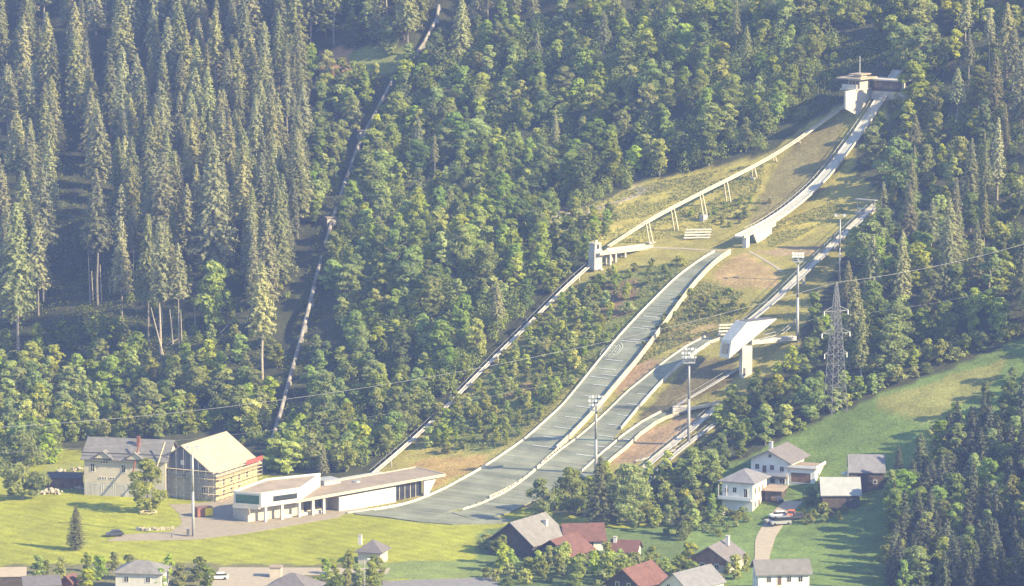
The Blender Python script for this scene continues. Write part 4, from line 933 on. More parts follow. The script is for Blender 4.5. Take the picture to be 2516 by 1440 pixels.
for i in range(8):
    a0, a1 = i*math.pi/4, (i+1)*math.pi/4; bar('seat_plank', t_, (2*math.cos(a0), 2*math.sin(a0), .5), (2*math.cos(a1), 2*math.sin(a1), .5), .5, .12, 'plank'); bar('leg', t_, (2*math.cos(a0), 2*math.sin(a0), -.2), (2*math.cos(a0), 2*math.sin(a0), .44), .12, .12, 'plank')

# ------------------------------------------------------------------ service building
b1 = hit(650, 1283); RZ = math.atan2(.612, .791)
sv = thing('service_building', 'long low cream service building with brown flat roof and raised glazed office block', 'building', b1, RZ)
def zr(x): return 3.75+(x-8)*.034
def bxs(name, x0, x1, y0, y1, z0, z1, m, par=None, z0b=None, z1b=None):
    z0b = z0 if z0b is None else z0b; z1b = z1 if z1b is None else z1b
    return MB().hexa([(x0,y0,z0),(x1,y0,z0b),(x1,y1,z0b),(x0,y1,z0)], [(x0,y0,z1),(x1,y0,z1b),(x1,y1,z1b),(x0,y1,z1)]).build(name, m, par or sv)
bxs('roof', 9, 55, -.2, 12.0, zr(9), zr(9)+.45, 'roof_brown', None, zr(55), zr(55)+.45)
bxs('roof_edge', 9, 55.2, -.42, -.2, zr(9)-.05, zr(9)+.62, 'cream_board', None, zr(55)-.05, zr(55)+.62)
bxs('roof_edge', 12, 55.2, 12.0, 12.25, zr(12), zr(12)+.65, 'cream_board', None, zr(55), zr(55)+.65)
bxs('roof_edge', 55.0, 55.25, -.2, 12.0, zr(55), zr(55)+.62, 'cream_board')
bxs('front_wall', 22.7, 40.2, .35, .7, -.5, zr(22)-.7, 'white_paint', None, -.5, zr(40)-.7)
bxs('clerestory', 24.5, 40.2, .45, .55, zr(24)-.7, zr(24), 'glass', None, zr(40)-.7, zr(40))
bxs('end_glazing', 40.2, 49.0, 1.6, 1.75, .5, zr(40), 'glass', None, .5, zr(49))
for i in range(6): bar('mullion', sv, (40.4+i*1.7, 1.5, .5), (40.4+i*1.7, 1.5, zr(40)+i*.05), .14, .14, 'concrete_light')
MB().prism([(49.0, .4, .8), (49.0, .4, zr(49)), (53.2, .4, zr(53)), (50.2, .4, .8)], (0, .45, 0)).build('wing_wall', 'white_paint', sv)
bxs('back_wall', 17.0, 49.0, 9.5, 9.8, -.5, zr(17), 'concrete', None, -.5, zr(49))
bxs('inner_wall', -.5, 22.7, 5.0, 5.3, -.3, 3.7, 'cream_wall'); bxs('end_wall', 22.7, 23.0, .7, 9.5, -.3, zr(22), 'cream_wall')
for i in range(6): bxs('inner_window', 1.2+i*3.5, 3.6+i*3.5, 4.9, 4.99, .3, 2.8, 'glass')
for x in (.1, 5.0, 10.2, 14.3, 17.6): bxs('column', x, x+.6, -.1, .5, -.4, 3.8, 'white_paint')
for x in (6.5, 11.5, 15.5): bxs('bench_wall', x, x+2.6, 1.2, 1.6, -.1, .7, 'white_paint')
# raised office block
TB = [(-1.2, -.35), (10.4, -.35), (24.0, 10.2), (9.0, 12.2), (-5.0, 6.0)]
zt = [7.0, 7.0, 7.6, 7.6, 7.0]
k = MB(); n_ = 5; lo_ = [(x, y, 3.85) for x, y in TB]; hi_ = [(x, y, z) for (x, y), z in zip(TB, zt)]
k.add(lo_+hi_, [(4,3,2,1,0), (5,6,7,8,9)]+[(i, (i+1) % 5, 5+(i+1) % 5, 5+i) for i in range(5)]); k.build('office_block', 'white_paint', sv)
k = MB(); c_ = np.array([np.mean([p[0] for p in TB]), np.mean([p[1] for p in TB])])
inn = [tuple(c_+(np.array(p)-c_)*.955) for p in TB]
k.add([(x, y, z+.01) for (x, y), z in zip(inn, zt)]+[(x, y, z+.05) for (x, y), z in zip(inn, zt)], [(4,3,2,1,0),(5,6,7,8,9)]+[(i, (i+1) % 5, 5+(i+1) % 5, 5+i) for i in range(5)]); k.build('office_roof', 'roof_brown', sv)
for i in range(5):
    a, b = TB[i], TB[(i+1) % 5]; d_ = c_-np.array(a); d_ /= np.linalg.norm(d_)*4
    MB().beam((a[0]+d_[0]*.3, a[1]+d_[1]*.3, zt[i]+.25), (b[0], b[1]+.05, zt[(i+1) % 5]+.25), .3, .5).build('parapet', 'white_paint', sv)
bxs('strip_window', 2.2, 9.6, -.43, -.36, 4.9, 6.25, 'glass')
for x in (2.1, 9.5): bxs('window_jamb', x, x+.15, -.47, -.36, 4.8, 6.35, 'window_frame')
bxs('window_sill', 2.1, 9.65, -.52, -.36, 4.75, 4.88, 'window_frame')
e0_ = np.array(TB[4]); e1_ = np.array(TB[0]); dd = e1_-e0_; Ln = np.linalg.norm(dd); dd /= Ln; nn = np.array([-dd[1], dd[0]])*-1
if nn[0] > 0: nn = -nn
def fq(a, o, z): p = e0_+dd*a+nn*o; return (p[0], p[1], z)
MB().hexa([fq(.6,.02,4.4), fq(Ln-.5,.02,4.4), fq(Ln-.5,.1,4.4), fq(.6,.1,4.4)], [fq(.6,.02,6.7), fq(Ln-.5,.02,6.7), fq(Ln-.5,.1,6.7), fq(.6,.1,6.7)]).build('green_glazing', 'green_glass', sv)
MB().hexa([fq(.3,.1,3.6), fq(Ln-.1,.1,3.6), fq(Ln-.1,1.3,3.6), fq(.3,1.3,3.6)], [fq(.3,.1,3.8), fq(Ln-.1,.1,3.8), fq(Ln-.1,1.3,3.8), fq(.3,1.3,3.8)]).build('balcony_floor', 'white_paint', sv)
MB().hexa([fq(.3,1.22,3.8), fq(Ln-.1,1.22,3.8), fq(Ln-.1,1.3,3.8), fq(.3,1.3,3.8)], [fq(.3,1.22,4.8), fq(Ln-.1,1.22,4.8), fq(Ln-.1,1.3,4.8), fq(.3,1.3,4.8)]).build('balcony_rail', 'concrete_light', sv)
bxs('block_base', -3.2, 12, 2.5, 9, -.4, 3.84, 'cream_wall')
bxs('roof_hatch', 25, 30, 9.8, 14.5, 3.6, 5.8, 'concrete_light'); bxs('roof_hatch_cover', 24.8, 30.2, 9.6, 14.7, 5.8, 6.0, 'roof_zinc')
bxs('roof_slab', 31, 46, 12.4, 15.5, 4.6, 4.9, 'concrete_light', None, 5.0, 5.3)
MB().tube((33.5, 8.0, zr(33)+.4), (33.5, 8.0, zr(33)+.75), 1.1, .9, 14).build('roof_vent', 'galvanised', sv)
ribbon('kerb', [(852,1262),(930,1250),(1000,1238),(1050,1222),(1062,1212)], .8, 'concrete_light', .3, 'low pale kerb wall between forecourt and outrun')

# ------------------------------------------------------------------ cars
def car(px, py, rz, m, label, kind=0):
    g = hit(px, py); r = thing('parked_car', label, 'car', (g[0], g[1], g[2]+.1), rz, 'parked cars')
    L = 4.3 if not kind else 5.0; h = 1.45 if not kind else 1.95
    pr = [(-L/2,.3),(-L/2,.75),(-L/2+.9,.92),(L/2-.25,.95),(L/2,.8),(L/2,.3)] if not kind else [(-L/2,.3),(-L/2,.9),(-L/2+.8,1.05),(L/2,1.1),(L/2,.3)]
    MB().prism([(x, -.85, z) for x, z in pr], (0, 1.7, 0)).build('body', m, r)
    cb_ = [(-L/2+.95,.90),(-L/2+1.6,h),(L/2-.9,h),(L/2-.2,.93)] if not kind else [(-L/2+.9,1.04),(-L/2+1.35,h),(L/2-.05,h),(L/2-.02,1.09)]
    MB().prism([(x, -.76, z) for x, z in cb_], (0, 1.52, 0)).build('window', 'glass', r)
    MB().prism([(cb_[1][0]-.05, -.78, h), (cb_[2][0]+.05, -.78, h), (cb_[2][0], -.78, h+.06), (cb_[1][0]+.05, -.78, h+.06)], (0, 1.56, 0)).build('roof', m, r)
    for x in (-L/2+.8, L/2-.8):
        for y in (-.86, .70): MB().tube((x, y, .32), (x, y+.16, .32), .33, n=12).build('wheel', 'tyre', r)
    for y in (-.6, .45): MB().box(-L/2-.02, -L/2+.03, y, y+.2, .6, .78).build('headlight', 'lamp_glass', r)
car(1912, 1272, R(20), 'car_white', 'white car parked on the pale driveway, rear one', 0)
car(1900, 1285, R(25), 'car_silver', 'silver low car parked on the driveway below the white one', 0)
car(1918, 1290, R(15), 'car_silver', 'small silver van parked on the driveway edge nearest the meadow', 1)
car(1960, 1276, R(10), 'car_dark', 'dark blue car in the shade right of the driveway', 0)
car(1944, 1270, R(80), 'orange', 'orange car in the shade beside the driveway', 0)
car(282, 1318, R(15), 'car_dark', 'dark car parked at the end of the gravel road', 0)
car(538, 1424, R(5), 'car_white', 'white car standing on the gravel yard at the bottom', 0)
car(20, 1436, R(8), 'car_white', 'white car under the corner carport', 0)
car(1906, 1234, R(-60), 'car_dark', 'dark car tucked under the carport', 0)
g = hit(896, 1462); lm = thing('street_lamp', 'grey street lamp post at the bottom edge of the field', 'street lamp', g)
MB().tube((0,0,-.3),(0,0,8.2),.14,.09,8).build('pole', 'galvanised', lm); MB().beam((0,0,8.2),(.9,0,8.3),.1,.1).build('arm', 'galvanised', lm); MB().box(.6,1.3,-.15,.15,8.2,8.38).build('lamp', 'lamp_glass', lm)

# garden fence and clutter by the lower white house
def fence(pts, label, gap=1.5, h=1.0, m='plank'):
    P_ = hit(np.array([a[0] for a in pts], float), np.array([a[1] for a in pts], float)); r = thing('garden_fence', label, 'fence', (0, 0, 0), 0, 'garden fences')
    for a, b in zip(P_[:-1], P_[1:]):
        n_ = max(1, int(np.linalg.norm(b-a)/gap)); q = [a+(b-a)*i/n_ for i in range(n_+1)]
        for u in q: z = float(ground_z(u[0], u[1])); bar('post', r, (u[0], u[1], z-.3), (u[0], u[1], z+h), .12, .12, m)
        for u, v in zip(q[:-1], q[1:]):
            for k_ in (.4, .85): bar('rail', r, (u[0], u[1], float(ground_z(u[0], u[1]))+h*k_), (v[0], v[1], float(ground_z(v[0], v[1]))+h*k_), .06, .12, m)
fence([(1728,1266),(1775,1270),(1800,1258)], 'short pale garden fence left of the lower white house', m='white_board')
#fence([(2010,1330),(2100,1300),(2180,1270)], 'wooden pasture fence on the shaded right meadow', 2.5, 1.1)
#fence([(880,1425),(1000,1412),(1180,1408)], 'wooden fence along the field at the bottom edge', 2.5, 1.1)
# ------------------------------------------------------------------ vegetation
def leaf_quads(c, nrm, size, rnd, stretch=1.5):
    """one small four-cornered leaf clump per centre"""
    n = len(c); r = rnd.normal(size=(n, 3)); a = np.cross(nrm, r); a /= np.linalg.norm(a, axis=1)[:, None]+1e-9
    b = np.cross(nrm, a); b /= np.linalg.norm(b, axis=1)[:, None]+1e-9
    a = a*(size*stretch/2)[:, None]; b = b*(size/2)[:, None]
    k = .35+.5*rnd.rand(n, 1)
    v = np.stack([c-a, c-b*k+a*.1, c+a, c+b+a*.05], 1).reshape(-1, 3)
    return v, np.arange(4*n).reshape(-1, 4)
def mesh_from(v, q, name, m):
    me = bpy.data.meshes.new(name); fill_mesh(me, v, q); me.materials.append(M(m)); return me
def trunk_mesh(H, r, rnd, m, limbs=5, top=.8, z0=.35):
    k = MB(); pts = [Vector((0, 0, -.8))]
    for i in range(1, 6): pts.append(Vector((rnd.normal()*.012*H*i/5, rnd.normal()*.012*H*i/5, H*top*i/5)))
    for i in range(5): k.tube(pts[i], pts[i+1], r*(1-.17*i), r*(1-.17*(i+1)), 7)
    for i in range(limbs):
        z = z0+(top-z0)*i/limbs; a = rnd.rand()*6.28; p = Vector((0, 0, H*z)); q = p+Vector((math.cos(a)*H*.2, math.sin(a)*H*.2, H*.13)); k.tube(p, q, r*.4, r*.12, 5)
    me = bpy.data.meshes.new('trunk'); me.from_pydata(k.v, [], k.f); me.materials.append(M(m)); me.update(); return me
def broadleaf(seed, H=12., Rr=4.2, m='broad_leaves', lobes=10, sub=28, leaves=34, base_=.08, size=.32, low=False):
    rnd = np.random.RandomState(seed); C = []; Nn = []; S = []
    L = []
    for i in range(lobes):
        zf = base_+(1-base_)*(i+.5)/lobes; a = i*2.4+rnd.rand()*1.2
        prof = math.sin(math.pi*min(.97, (zf-base_)/(1-base_)*.80+.16))
        off = Rr*prof*(.35+.35*rnd.rand()); rad = Rr*(.36+.22*rnd.rand())*(.55+.45*prof)
        L.append((np.array([math.cos(a)*off, math.sin(a)*off, min(H*zf, H-rad*.85)]), rad))
    L.append((np.array([rnd.normal()*.2, rnd.normal()*.2, H-Rr*.36]), Rr*.38))
    for c, rad in L:
        for j in range(sub):
            d = rnd.normal(size=3); d[2] += .35; d /= np.linalg.norm(d)
            cc = c+d*rad*np.array([1, 1, .85])*(.75+.35*rnd.rand()); n_ = int(leaves*(.5+rnd.rand()))
            rr = rad*.42*(.7+.6*rnd.rand()); o = rnd.normal(size=(n_, 3)); o /= np.linalg.norm(o, axis=1)[:, None]; o *= (rnd.rand(n_, 1)**.5)*rr*np.array([1, 1, .6])
            C.append(cc+o); nn = d*1.0+np.array([0, 0, .35])+rnd.normal(size=(n_, 3))*.5; Nn.append(nn/np.linalg.norm(nn, axis=1)[:, None]); S.append(size*(.5+1.3*rnd.rand(n_)**2))
    C = np.concatenate(C); keep = C[:, 2] > .25; v, q = leaf_quads(C[keep], np.concatenate(Nn)[keep], np.concatenate(S)[keep], rnd)
    return mesh_from(v, q, 'crown', m)
def spruce(seed, H=30., Rr=4.0, base_=.2, gaps=.1, m='spruce_needles'):
    rnd = np.random.RandomState(seed); C = []; Nn = []; S = []
    z = H*base_
    while z < H-.3:
        f = (z-H*base_)/(H*(1-base_)); f2 = z/H
        Lb = Rr*((1-f)**.75)*(1 if f > .12 else .65+.35*f/.12)+.22; nb = int(8+6*rnd.rand()) if f < .9 else 6; a0 = rnd.rand()*6.28
        for b in range(nb):
            if rnd.rand() < gaps: continue
            a = a0+b*2*math.pi/nb+rnd.normal()*.2; L = Lb*(.7+.5*rnd.rand()); dr = np.array([math.cos(a), math.sin(a), 0]); ntw = max(2, int(L/.42))
            for i in range(ntw):
                u = (i+.6)/ntw; r_ = L*u; dz = .30*r_-.22*r_*r_/max(L, .6)-.28*r_ ; spread = .50*(1-u*.55)*min(1, L/2)
                for q in range(2):
                    sd = np.array([-dr[1], dr[0], 0])*(rnd.rand()-.5)*2*spread
                    C.append(dr*r_+sd+np.array([0, 0, z+dz-.10*q*L*.5+rnd.normal()*.10]))
                    n_ = dr*.8+np.array([0, 0, .75 if q == 0 else .3])+rnd.normal(size=3)*.35; Nn.append(n_/np.linalg.norm(n_)); S.append((.40+.28*rnd.rand())*(1 if L > 1 else .75))
        z += (.62+.35*rnd.rand())*(1 if f < .8 else .75)
    v, q = leaf_quads(np.array(C), np.array(Nn), np.array(S), rnd, 1.9); return mesh_from(v, q, 'crown', m)
SPR = []      # (crown, trunk, height, radius)
for i in range(9):
    rnd = np.random.RandomState(100+i); H = 30.; Rr = [4.4,4.9,3.8,5.6,4.6,3.6,5.2,4.1,4.8][i]; b = [.12,.30,.42,.10,.35,.22,.18,.48,.05][i]
    SPR.append((spruce(200+i, H, Rr, b, .08+.12*rnd.rand()), trunk_mesh(H, .34, rnd, ['bark','bark_grey','bark_pale'][i % 3], 0, .96), H, Rr))
FIR = []
for i in range(4):
    rnd = np.random.RandomState(900+i); FIR.append((spruce(910+i, 16., [3.4,3.0,3.9,3.2][i], .06, .05, 'shaded_needles'), trunk_mesh(16., .24, rnd, 'bark', 0, .95), 16., [3.4,3.0,3.9,3.2][i]))
BRD = []
for i in range(10):
    rnd = np.random.RandomState(300+i); Rr = [3.3,2.9,3.8,2.5,3.1,3.0,3.6,2.4,3.5,2.8][i]
    BRD.append((broadleaf(400+i, 12, Rr, 'broad_leaves', 8+i % 3), trunk_mesh(12, .26, rnd, 'bark_grey'), 12., Rr))
YNG = []
for i in range(6):
    rnd = np.random.RandomState(500+i); Rr = [2.4,2.9,2.1,3.2,2.6,2.2][i]
    YNG.append((broadleaf(600+i, 8, Rr, 'young_leaves', 8, 20, 22, .05, .36), trunk_mesh(8, .14, rnd, 'bark_grey', 3), 8., Rr))
BSH = []
for i in range(6):
    rnd = np.random.RandomState(700+i); Rr = [1.8,2.2,1.6,2.5,2.0,1.7][i]
    BSH.append((broadleaf(800+i, 3.2, Rr, 'brush_leaves', 5, 14, 20, .05, .28), trunk_mesh(3.2, .08, rnd, 'bark_grey', 3, .7, .15), 3.2, Rr))
KIND = dict(spruce=(SPR, 'spruce_tree', 'spruce'), broad=(BRD, 'broadleaf_tree', 'tree'), young=(YNG, 'young_tree', 'tree'), bush=(BSH, 'shrub', 'shrub'), thicket=(YNG, 'thicket_tree', 'tree'), garden=(YNG, 'garden_tree', 'tree'), fir=(FIR, 'shaded_fir', 'fir'))
PLACED = []   # px, py, world x, y, kind
def plant(kind, x, y, H, label, group, var=None, wide=1.):
    lst, nm, cat = KIND[kind]; c, t, H0, R0 = lst[var if var is not None else random.randrange(len(lst))]
    z = float(ground_z(x, y)); s = H/H0; r = thing(nm, label, cat, (x, y, z), random.random()*6.28, group); 
    r.scale = (s*wide, s*wide, s)
    for n_, me in (('trunk', t), ('crown', c)): link_mesh(n_, me, r)
    return r
# things that the woods must leave in view
KEEP = []
def keep_line(pts, step=14):
    for a, b in zip(pts[:-1], pts[1:]):
        n_ = max(1, int(math.hypot(b[0]-a[0], b[1]-a[1])/step)); KEEP.extend((a[0]+(b[0]-a[0])*i/n_, a[1]+(b[1]-a[1])*i/n_) for i in range(n_+1))
keep_line([(968,190),(910,300),(850,440),(815,545),(780,670),(740,830),(710,935),(675,1060)]); keep_line([(1075,20),(1040,108)])

keep_line(pp); keep_line([(tr_p[0], ty) for tr_p, ty in zip(gp, tpx)])
keep_line(BIG_L); keep_line(MID_R); keep_line([(1700,980),(1815,905)]); keep_line([(1768,992),(1600,1132)])
keep_line([(2152,502),(1950,692),(1815,808)]); keep_line([(2050,700),(2050,960)]); keep_line([(1959,625),(1959,830)]); keep_line([(1692,872),(1692,1060)]); keep_line([(1464,995),(1464,1110)]); keep_line([(2063,530),(2063,660)])
keep_line([(2190,215),(2160,260),(2100,340),(2000,465),(1830,585)]); keep_line([(2050,190),(2210,190)]); keep_line([(2100,135),(2100,285)]); keep_line([(1470,600),(1475,670)])
keep_line([(205,1090),(400,1090),(450,1097),(527,1058),(622,1125)]); keep_line([(625,1215),(690,1175),(790,1160),(850,1165),(1085,1165)]); keep_line([(205,1150),(380,1150)]); keep_line([(475,1100),(475,1310)])
keep_line([(1843,1120),(1983,1130),(2025,1160)]); keep_line([(1778,1170),(1888,1175),(1888,1230),(1783,1235)]); keep_line([(2025,1180),(2115,1180),(2115,1215),(2025,1215)]); keep_line([(2092,1125),(2172,1125)]); keep_line([(1845,1180),(1940,1180)])
keep_line([(1250,1275),(1335,1255),(1365,1300),(1440,1325)]); keep_line([(1400,1280),(1490,1277),(1500,1315)]); keep_line([(1870,1325),(1900,1270)]); keep_line([(1770,860),(1910,785)]); keep_line([(1832,850),(1832,910)])
CLEAR = [(2080,262),(2178,235),(2150,290),(2095,370),(2080,420),(2120,490),(2050,600),(1960,780),(1950,850),(1800,960),(1700,1040),(1560,1160),(1440,1150),(1300,1225),(880,1262),(1080,1200),(1210,1135),(1330,1040),(1440,910),(1560,770),(1700,645),(1600,640),(1500,600),(1400,548),(1470,508),(1580,458),(1700,440),(1880,400),(1990,310)]
gx, gy = np.meshgrid(np.arange(860, 2200, 22), np.arange(235, 1270, 22)); mk = inpoly(gx, gy, CLEAR); KEEP += list(zip(gx[mk], gy[mk]))
MEADOW = [(1890,1105),(2060,1030),(2250,950),(2500,845),(2516,880),(2420,980),(2330,1010),(2260,1080),(2180,1140),(2180,1320),(1980,1320),(1990,1250),(2120,1160),(2080,1110)]
gx, gy = np.meshgrid(np.arange(1880, 2516, 24), np.arange(840, 1330, 24)); mk = inpoly(gx, gy, MEADOW); KEEP += list(zip(gx[mk], gy[mk]))
LAWN = [(0,1240),(200,1225),(440,1235),(630,1240),(860,1250),(1100,1285),(1100,1325),(0,1325)]
gx, gy = np.meshgrid(np.arange(10, 1100, 26), np.arange(1225, 1325, 20)); mk = inpoly(gx, gy, LAWN); KEEP += list(zip(gx[mk], gy[mk]))
KEEP = np.array(KEEP)
BANK = [(1840,140),(2040,115),(2065,175),(2040,190),(1985,245),(1860,190)]
def blocked(bx, by, hpx, rpx, slack=0):
    k = (np.abs(KEEP[:, 0]-bx) < rpx*.95) & (KEEP[:, 1] < by+6) & (KEEP[:, 1] > by-hpx)
    if not k.any(): return False
    dx = np.abs(KEEP[k, 0]-bx)/rpx; dz = (by-KEEP[k, 1])/hpx
    return bool((dx < np.clip(1.25-dz, .12, .95)).sum() > slack)
def describe(lb, H, hr_, wide, x, y, xs_, ys_):
    """size, breadth and whereabouts in its stand, in words"""
    f = (H-hr_[0])/max(.01, hr_[1]-hr_[0]); size = 'very tall' if f > .83 else 'tall' if f > .6 else 'middling' if f > .38 else 'short' if f > .16 else 'very short'
    br = 'broad' if wide > 1.08 else 'slim'
    x0, x1 = max(0, min(xs_)), min(2516, max(xs_)); y0, y1 = max(0, min(ys_)), min(1440, max(ys_))
    v = min(4, max(0, int((y-y0)/(y1-y0)*5))); h = min(4, max(0, int((x-x0)/(x1-x0)*5)))
    where = ['top', 'upper', 'middle', 'lower', 'bottom'][v]+' '+['far left', 'left', 'centre', 'right', 'far right'][h]
    for w_ in ('tall ', 'low ', 'small ', 'young '): lb = lb[len(w_):] if lb.startswith(w_) else lb
    return '%s %s %s, %s part' % (size, br, lb, where)
def scatter(poly, kinds, spacing, hr, label, group, seed, limit=400, ignore=False, avoid=None, slack=0):
    """random places on the ground inside a picture polygon, kept apart by spacing metres"""
    rnd = random.Random(seed); xs_ = [p[0] for p in poly]; ys_ = [p[1] for p in poly]
    cx = np.array([rnd.uniform(min(xs_), max(xs_)) for _ in range(6000)]); cy_ = np.array([rnd.uniform(min(ys_), max(ys_)) for _ in range(6000)])
    m = inpoly(cx, cy_, poly)
    if avoid:
        for a in avoid: m &= ~inpoly(cx, cy_, a)
    cx, cy_ = cx[m], cy_[m]; P_ = hit(cx, cy_); n_ = 0
    for x, y, p in zip(cx, cy_, P_):
        if n_ >= limit: break
        kind = rnd.choices([k for k, _ in kinds], [w_ for _, w_ in kinds])[0]
        H = rnd.uniform(*hr[kind]); s = px_scale(p); lst = KIND[kind][0]; v = rnd.randrange(len(lst)); wide = rnd.uniform(.9, 1.3) if kind != 'spruce' else rnd.uniform(.85, 1.2); rad = lst[v][3]*H/lst[v][2]*wide
        sp__ = spacing[kind]
        if len(PLACED):
            QA = np.array(PLACED)
            if ((p[0]-QA[:, 0])**2+(p[1]-QA[:, 1])**2 < ((sp__+QA[:, 2])/2)**2).any(): continue
        if not ignore and blocked(x, y, H*s, rad*s, slack): continue
        PLACED.append((p[0], p[1], sp__)); n_ += 1
        tall = H > (hr[kind][0]+hr[kind][1])/2
        lb = label[kind] if isinstance(label, dict) else label
        lb = describe(lb, H, hr[kind], wide, x, y, xs_, ys_)
        plant(kind, p[0], p[1], H, lb, group, v, wide)
    return n_
def one(kind, bx, by, ty, label, group=None, var=None, wide=1.):
    g = hit(bx, by); H = (z_at(g, ty)-g[2])*1.0; PLACED.append((g[0], g[1], 6.)); return plant(kind, g[0], g[1], H, label, group, var, wide)

def px_scale(p): return FP/np.linalg.norm(np.asarray(p)-CAM)
# trees that can be told apart
one('broad', 362, 1258, 1128, 'round leafy tree standing alone on the lawn before the cream building', None, 2, 1.15)
one('spruce', 188, 1352, 1240, 'small pointed conifer alone in front of the lawn', None, 8, 1.6)
one('broad', 55, 1228, 1062, 'big leafy tree at the left lawn edge', None, 2, 1.15)
one('spruce', 45, 870, 492, 'broad tall spruce nearest the left picture edge with bare lower trunk', None, 1, 1.0)
one('spruce', 107, 735, 405, 'tall slender spruce right of the broad edge spruce', None, 2, .95)
one('spruce', 240, 752, 430, 'spruce with long bare trunk at the edge of the dark gap', None, 7, 1.0)
one('spruce', 300, 660, 450, 'short narrow spruce between the bare-trunked ones', None, 2, 1.0)
one('spruce', 300, 790, 528, 'narrow spruce below the short one, lit on its right', None, 1, .8)
one('spruce', 402, 640, 370, 'wide full spruce in the middle of the left stand', None, 3, 1.15)
one('spruce', 527, 700, 336, 'yellowish spruce catching the sun in the left stand', None, 6, 1.0)
one('spruce', 395, 870, 540, 'spruce on a leaning bare trunk above the young growth', None, 2, .9)
one('spruce', 440, 850, 592, 'slim spruce beside the leaning trunk', None, 7, .9)
one('spruce', 365, 840, 524, 'thin-topped spruce left of the leaning trunk', None, 4, .8)
one('spruce', 645, 935, 640, 'sunlit spruce with straight pale trunk left of the pipe', None, 2, 1.1)
one('young', 525, 800, 645, 'small leafy tree lit in the dark gap of the left stand', None, 1, .9)
one('spruce', 1135, 150, -10, 'bright green conifer right of the upper pipe end', None, 3, 1.2)
one('broad', 800, 1060, 915, 'bright leafy tree right of the pipe foot', None, 3, 1.1)
one('broad', 1330, 1285, 1175, 'rounded tree at the end of the outrun', None, 4, 1.15)
one('broad', 1400, 1265, 1150, 'dark rounded tree behind the grey barn roof', None, 2, 1.1)
one('spruce', 1475, 1290, 1118, 'conifer rising in front of the small landing slope', None, 8, 1.7)
one('broad', 1545, 1290, 1140, 'leafy tree below the bare brown earth', None, 6, 1.1)
one('broad', 1700, 1215, 1100, 'bright rounded tree left of the white houses', None, 1, 1.2)
one('broad', 1820, 1125, 1038, 'sunlit tall bush above the white houses', None, 5, 1.0)
one('broad', 1770, 1150, 1065, 'sunlit tree behind the white houses, lower of two', None, 8, 1.0)
one('broad', 2262, 190, 65, 'pale green leafy tree right of the start house', None, 4, 1.1)
one('broad', 1990, 1240, 1195, 'dark bushy tree between garage and grey roofed barn', None, 2, 1.3)
one('young', 710, 1160, 1085, 'leafy tree behind the office block', None, 3, 1.3)
one('spruce', 795, 1165, 1095, 'young conifer behind the office block', None, 8, 1.6)
one('young', 850, 1160, 1085, 'bright leafy tree behind the service roof', None, 1, 1.2)

# bare and fallen trunks on the dark slope
def dead(bx, by, tx, ty, label, fallen=False):
    g = hit(bx, by); r = thing('dead_trunk', label, 'dead tree', g, 0, 'bare trunks in the left gap')
    if fallen: e = hit(tx, ty)-g; tip = Vector(e)+Vector((0, 0, .5)); p0 = Vector((0, 0, .35))
    else: tip = Vector(((tx-bx)/px_scale(g), 0, z_at(g, ty)-g[2])); p0 = Vector((0, 0, -.5))
    MB().tube(p0, tip, .24, .10, 7).build('trunk', 'bark_pale', r)
    k = MB(); d = tip-p0
    for i in range(5): p = p0+d*(.45+.1*i); a = i*2.3; k.tube(p, p+Vector((math.cos(a)*.9, math.sin(a)*.9, .15)), .05, .02, 4)
    k.build('branch', 'bark_pale', r)
for i, a in enumerate([(222,748,218,600,'leftmost bare pole trunk in the dark gap'),(229,745,226,665,'short pale trunk right of the leftmost bare pole'),(250,742,247,650,'bare pale trunk in the middle of the dark gap'),(270,722,269,680,'stubby pale trunk at the right of the dark gap'),(402,872,372,755,'leaning pale trunk below the spruces of the left stand'),(425,845,418,760,'upright pale trunk right of the leaning one'),(447,850,445,765,'slim pale trunk on the brown slope'),(480,800,478,720,'thin pale trunk above the fallen logs'),(107,740,107,620,'long bare trunk between the two edge spruces')]): dead(*a)
dead(541,822,572,790,'short fallen log lying steeply on the slope',True); dead(410,850,455,828,'fallen log lying across the brown slope',True); dead(500,755,570,754,'level fallen log above the short steep one',True)
# woods
SP = dict(spruce=7.0, broad=5.2, young=4.4, bush=3.0)
DARKGAP = [[(125,330),(215,330),(215,820),(160,860),(70,860),(100,760),(140,560)], [(430,650),(620,650),(600,880),(470,880)], [(20,880),(330,760),(330,890),(20,905)]]
scatter([(360,-10),(690,-10),(740,150),(770,420),(735,640),(680,800),(560,850),(480,700),(380,560)], [('spruce', 1)], dict(spruce=4.7), dict(spruce=(17, 30)), 'spruce in the left stand near the pipe', 'left spruce stand', 11, 150, avoid=[DARKGAP[1]])
scatter([(-60,-10),(360,-10),(380,560),(480,700),(560,850),(330,800),(200,760),(-60,840)], [('spruce', 1)], dict(spruce=6.0), dict(spruce=(19, 32)), 'spruce in the left stand near the picture edge', 'left spruce stand', 111, 105, avoid=DARKGAP)
scatter([(-40,905),(120,900),(330,900),(500,930),(640,930),(680,1000),(655,1090),(560,1075),(420,1080),(200,1085),(120,1150),(-40,1140)], [('thicket', 5), ('broad', 1)], dict(thicket=3.7, broad=5.0), dict(thicket=(5, 9), broad=(8, 11)), {'thicket': 'tree in the thicket behind cream house', 'broad': 'leafy tree behind the cream house thicket'}, 'thicket behind the cream building', 12, 130)
scatter([(-40,840),(330,830),(640,840),(700,930),(640,930),(300,900),(-40,905)], [('young', 1)], dict(young=6.5), dict(young=(5, 8)), 'dim young tree below the left stand', 'young trees below the left stand', 13, 28)
scatter([(650,-10),(1080,-10),(1060,60),(1000,150),(930,140),(770,140),(700,60)], [('spruce', 3), ('broad', 1)], SP, dict(spruce=(22, 30), broad=(10, 14)), {'spruce': 'spruce round the upper clearing', 'broad': 'broadleaf round the upper clearing'}, 'trees round the upper clearing', 14, 26)
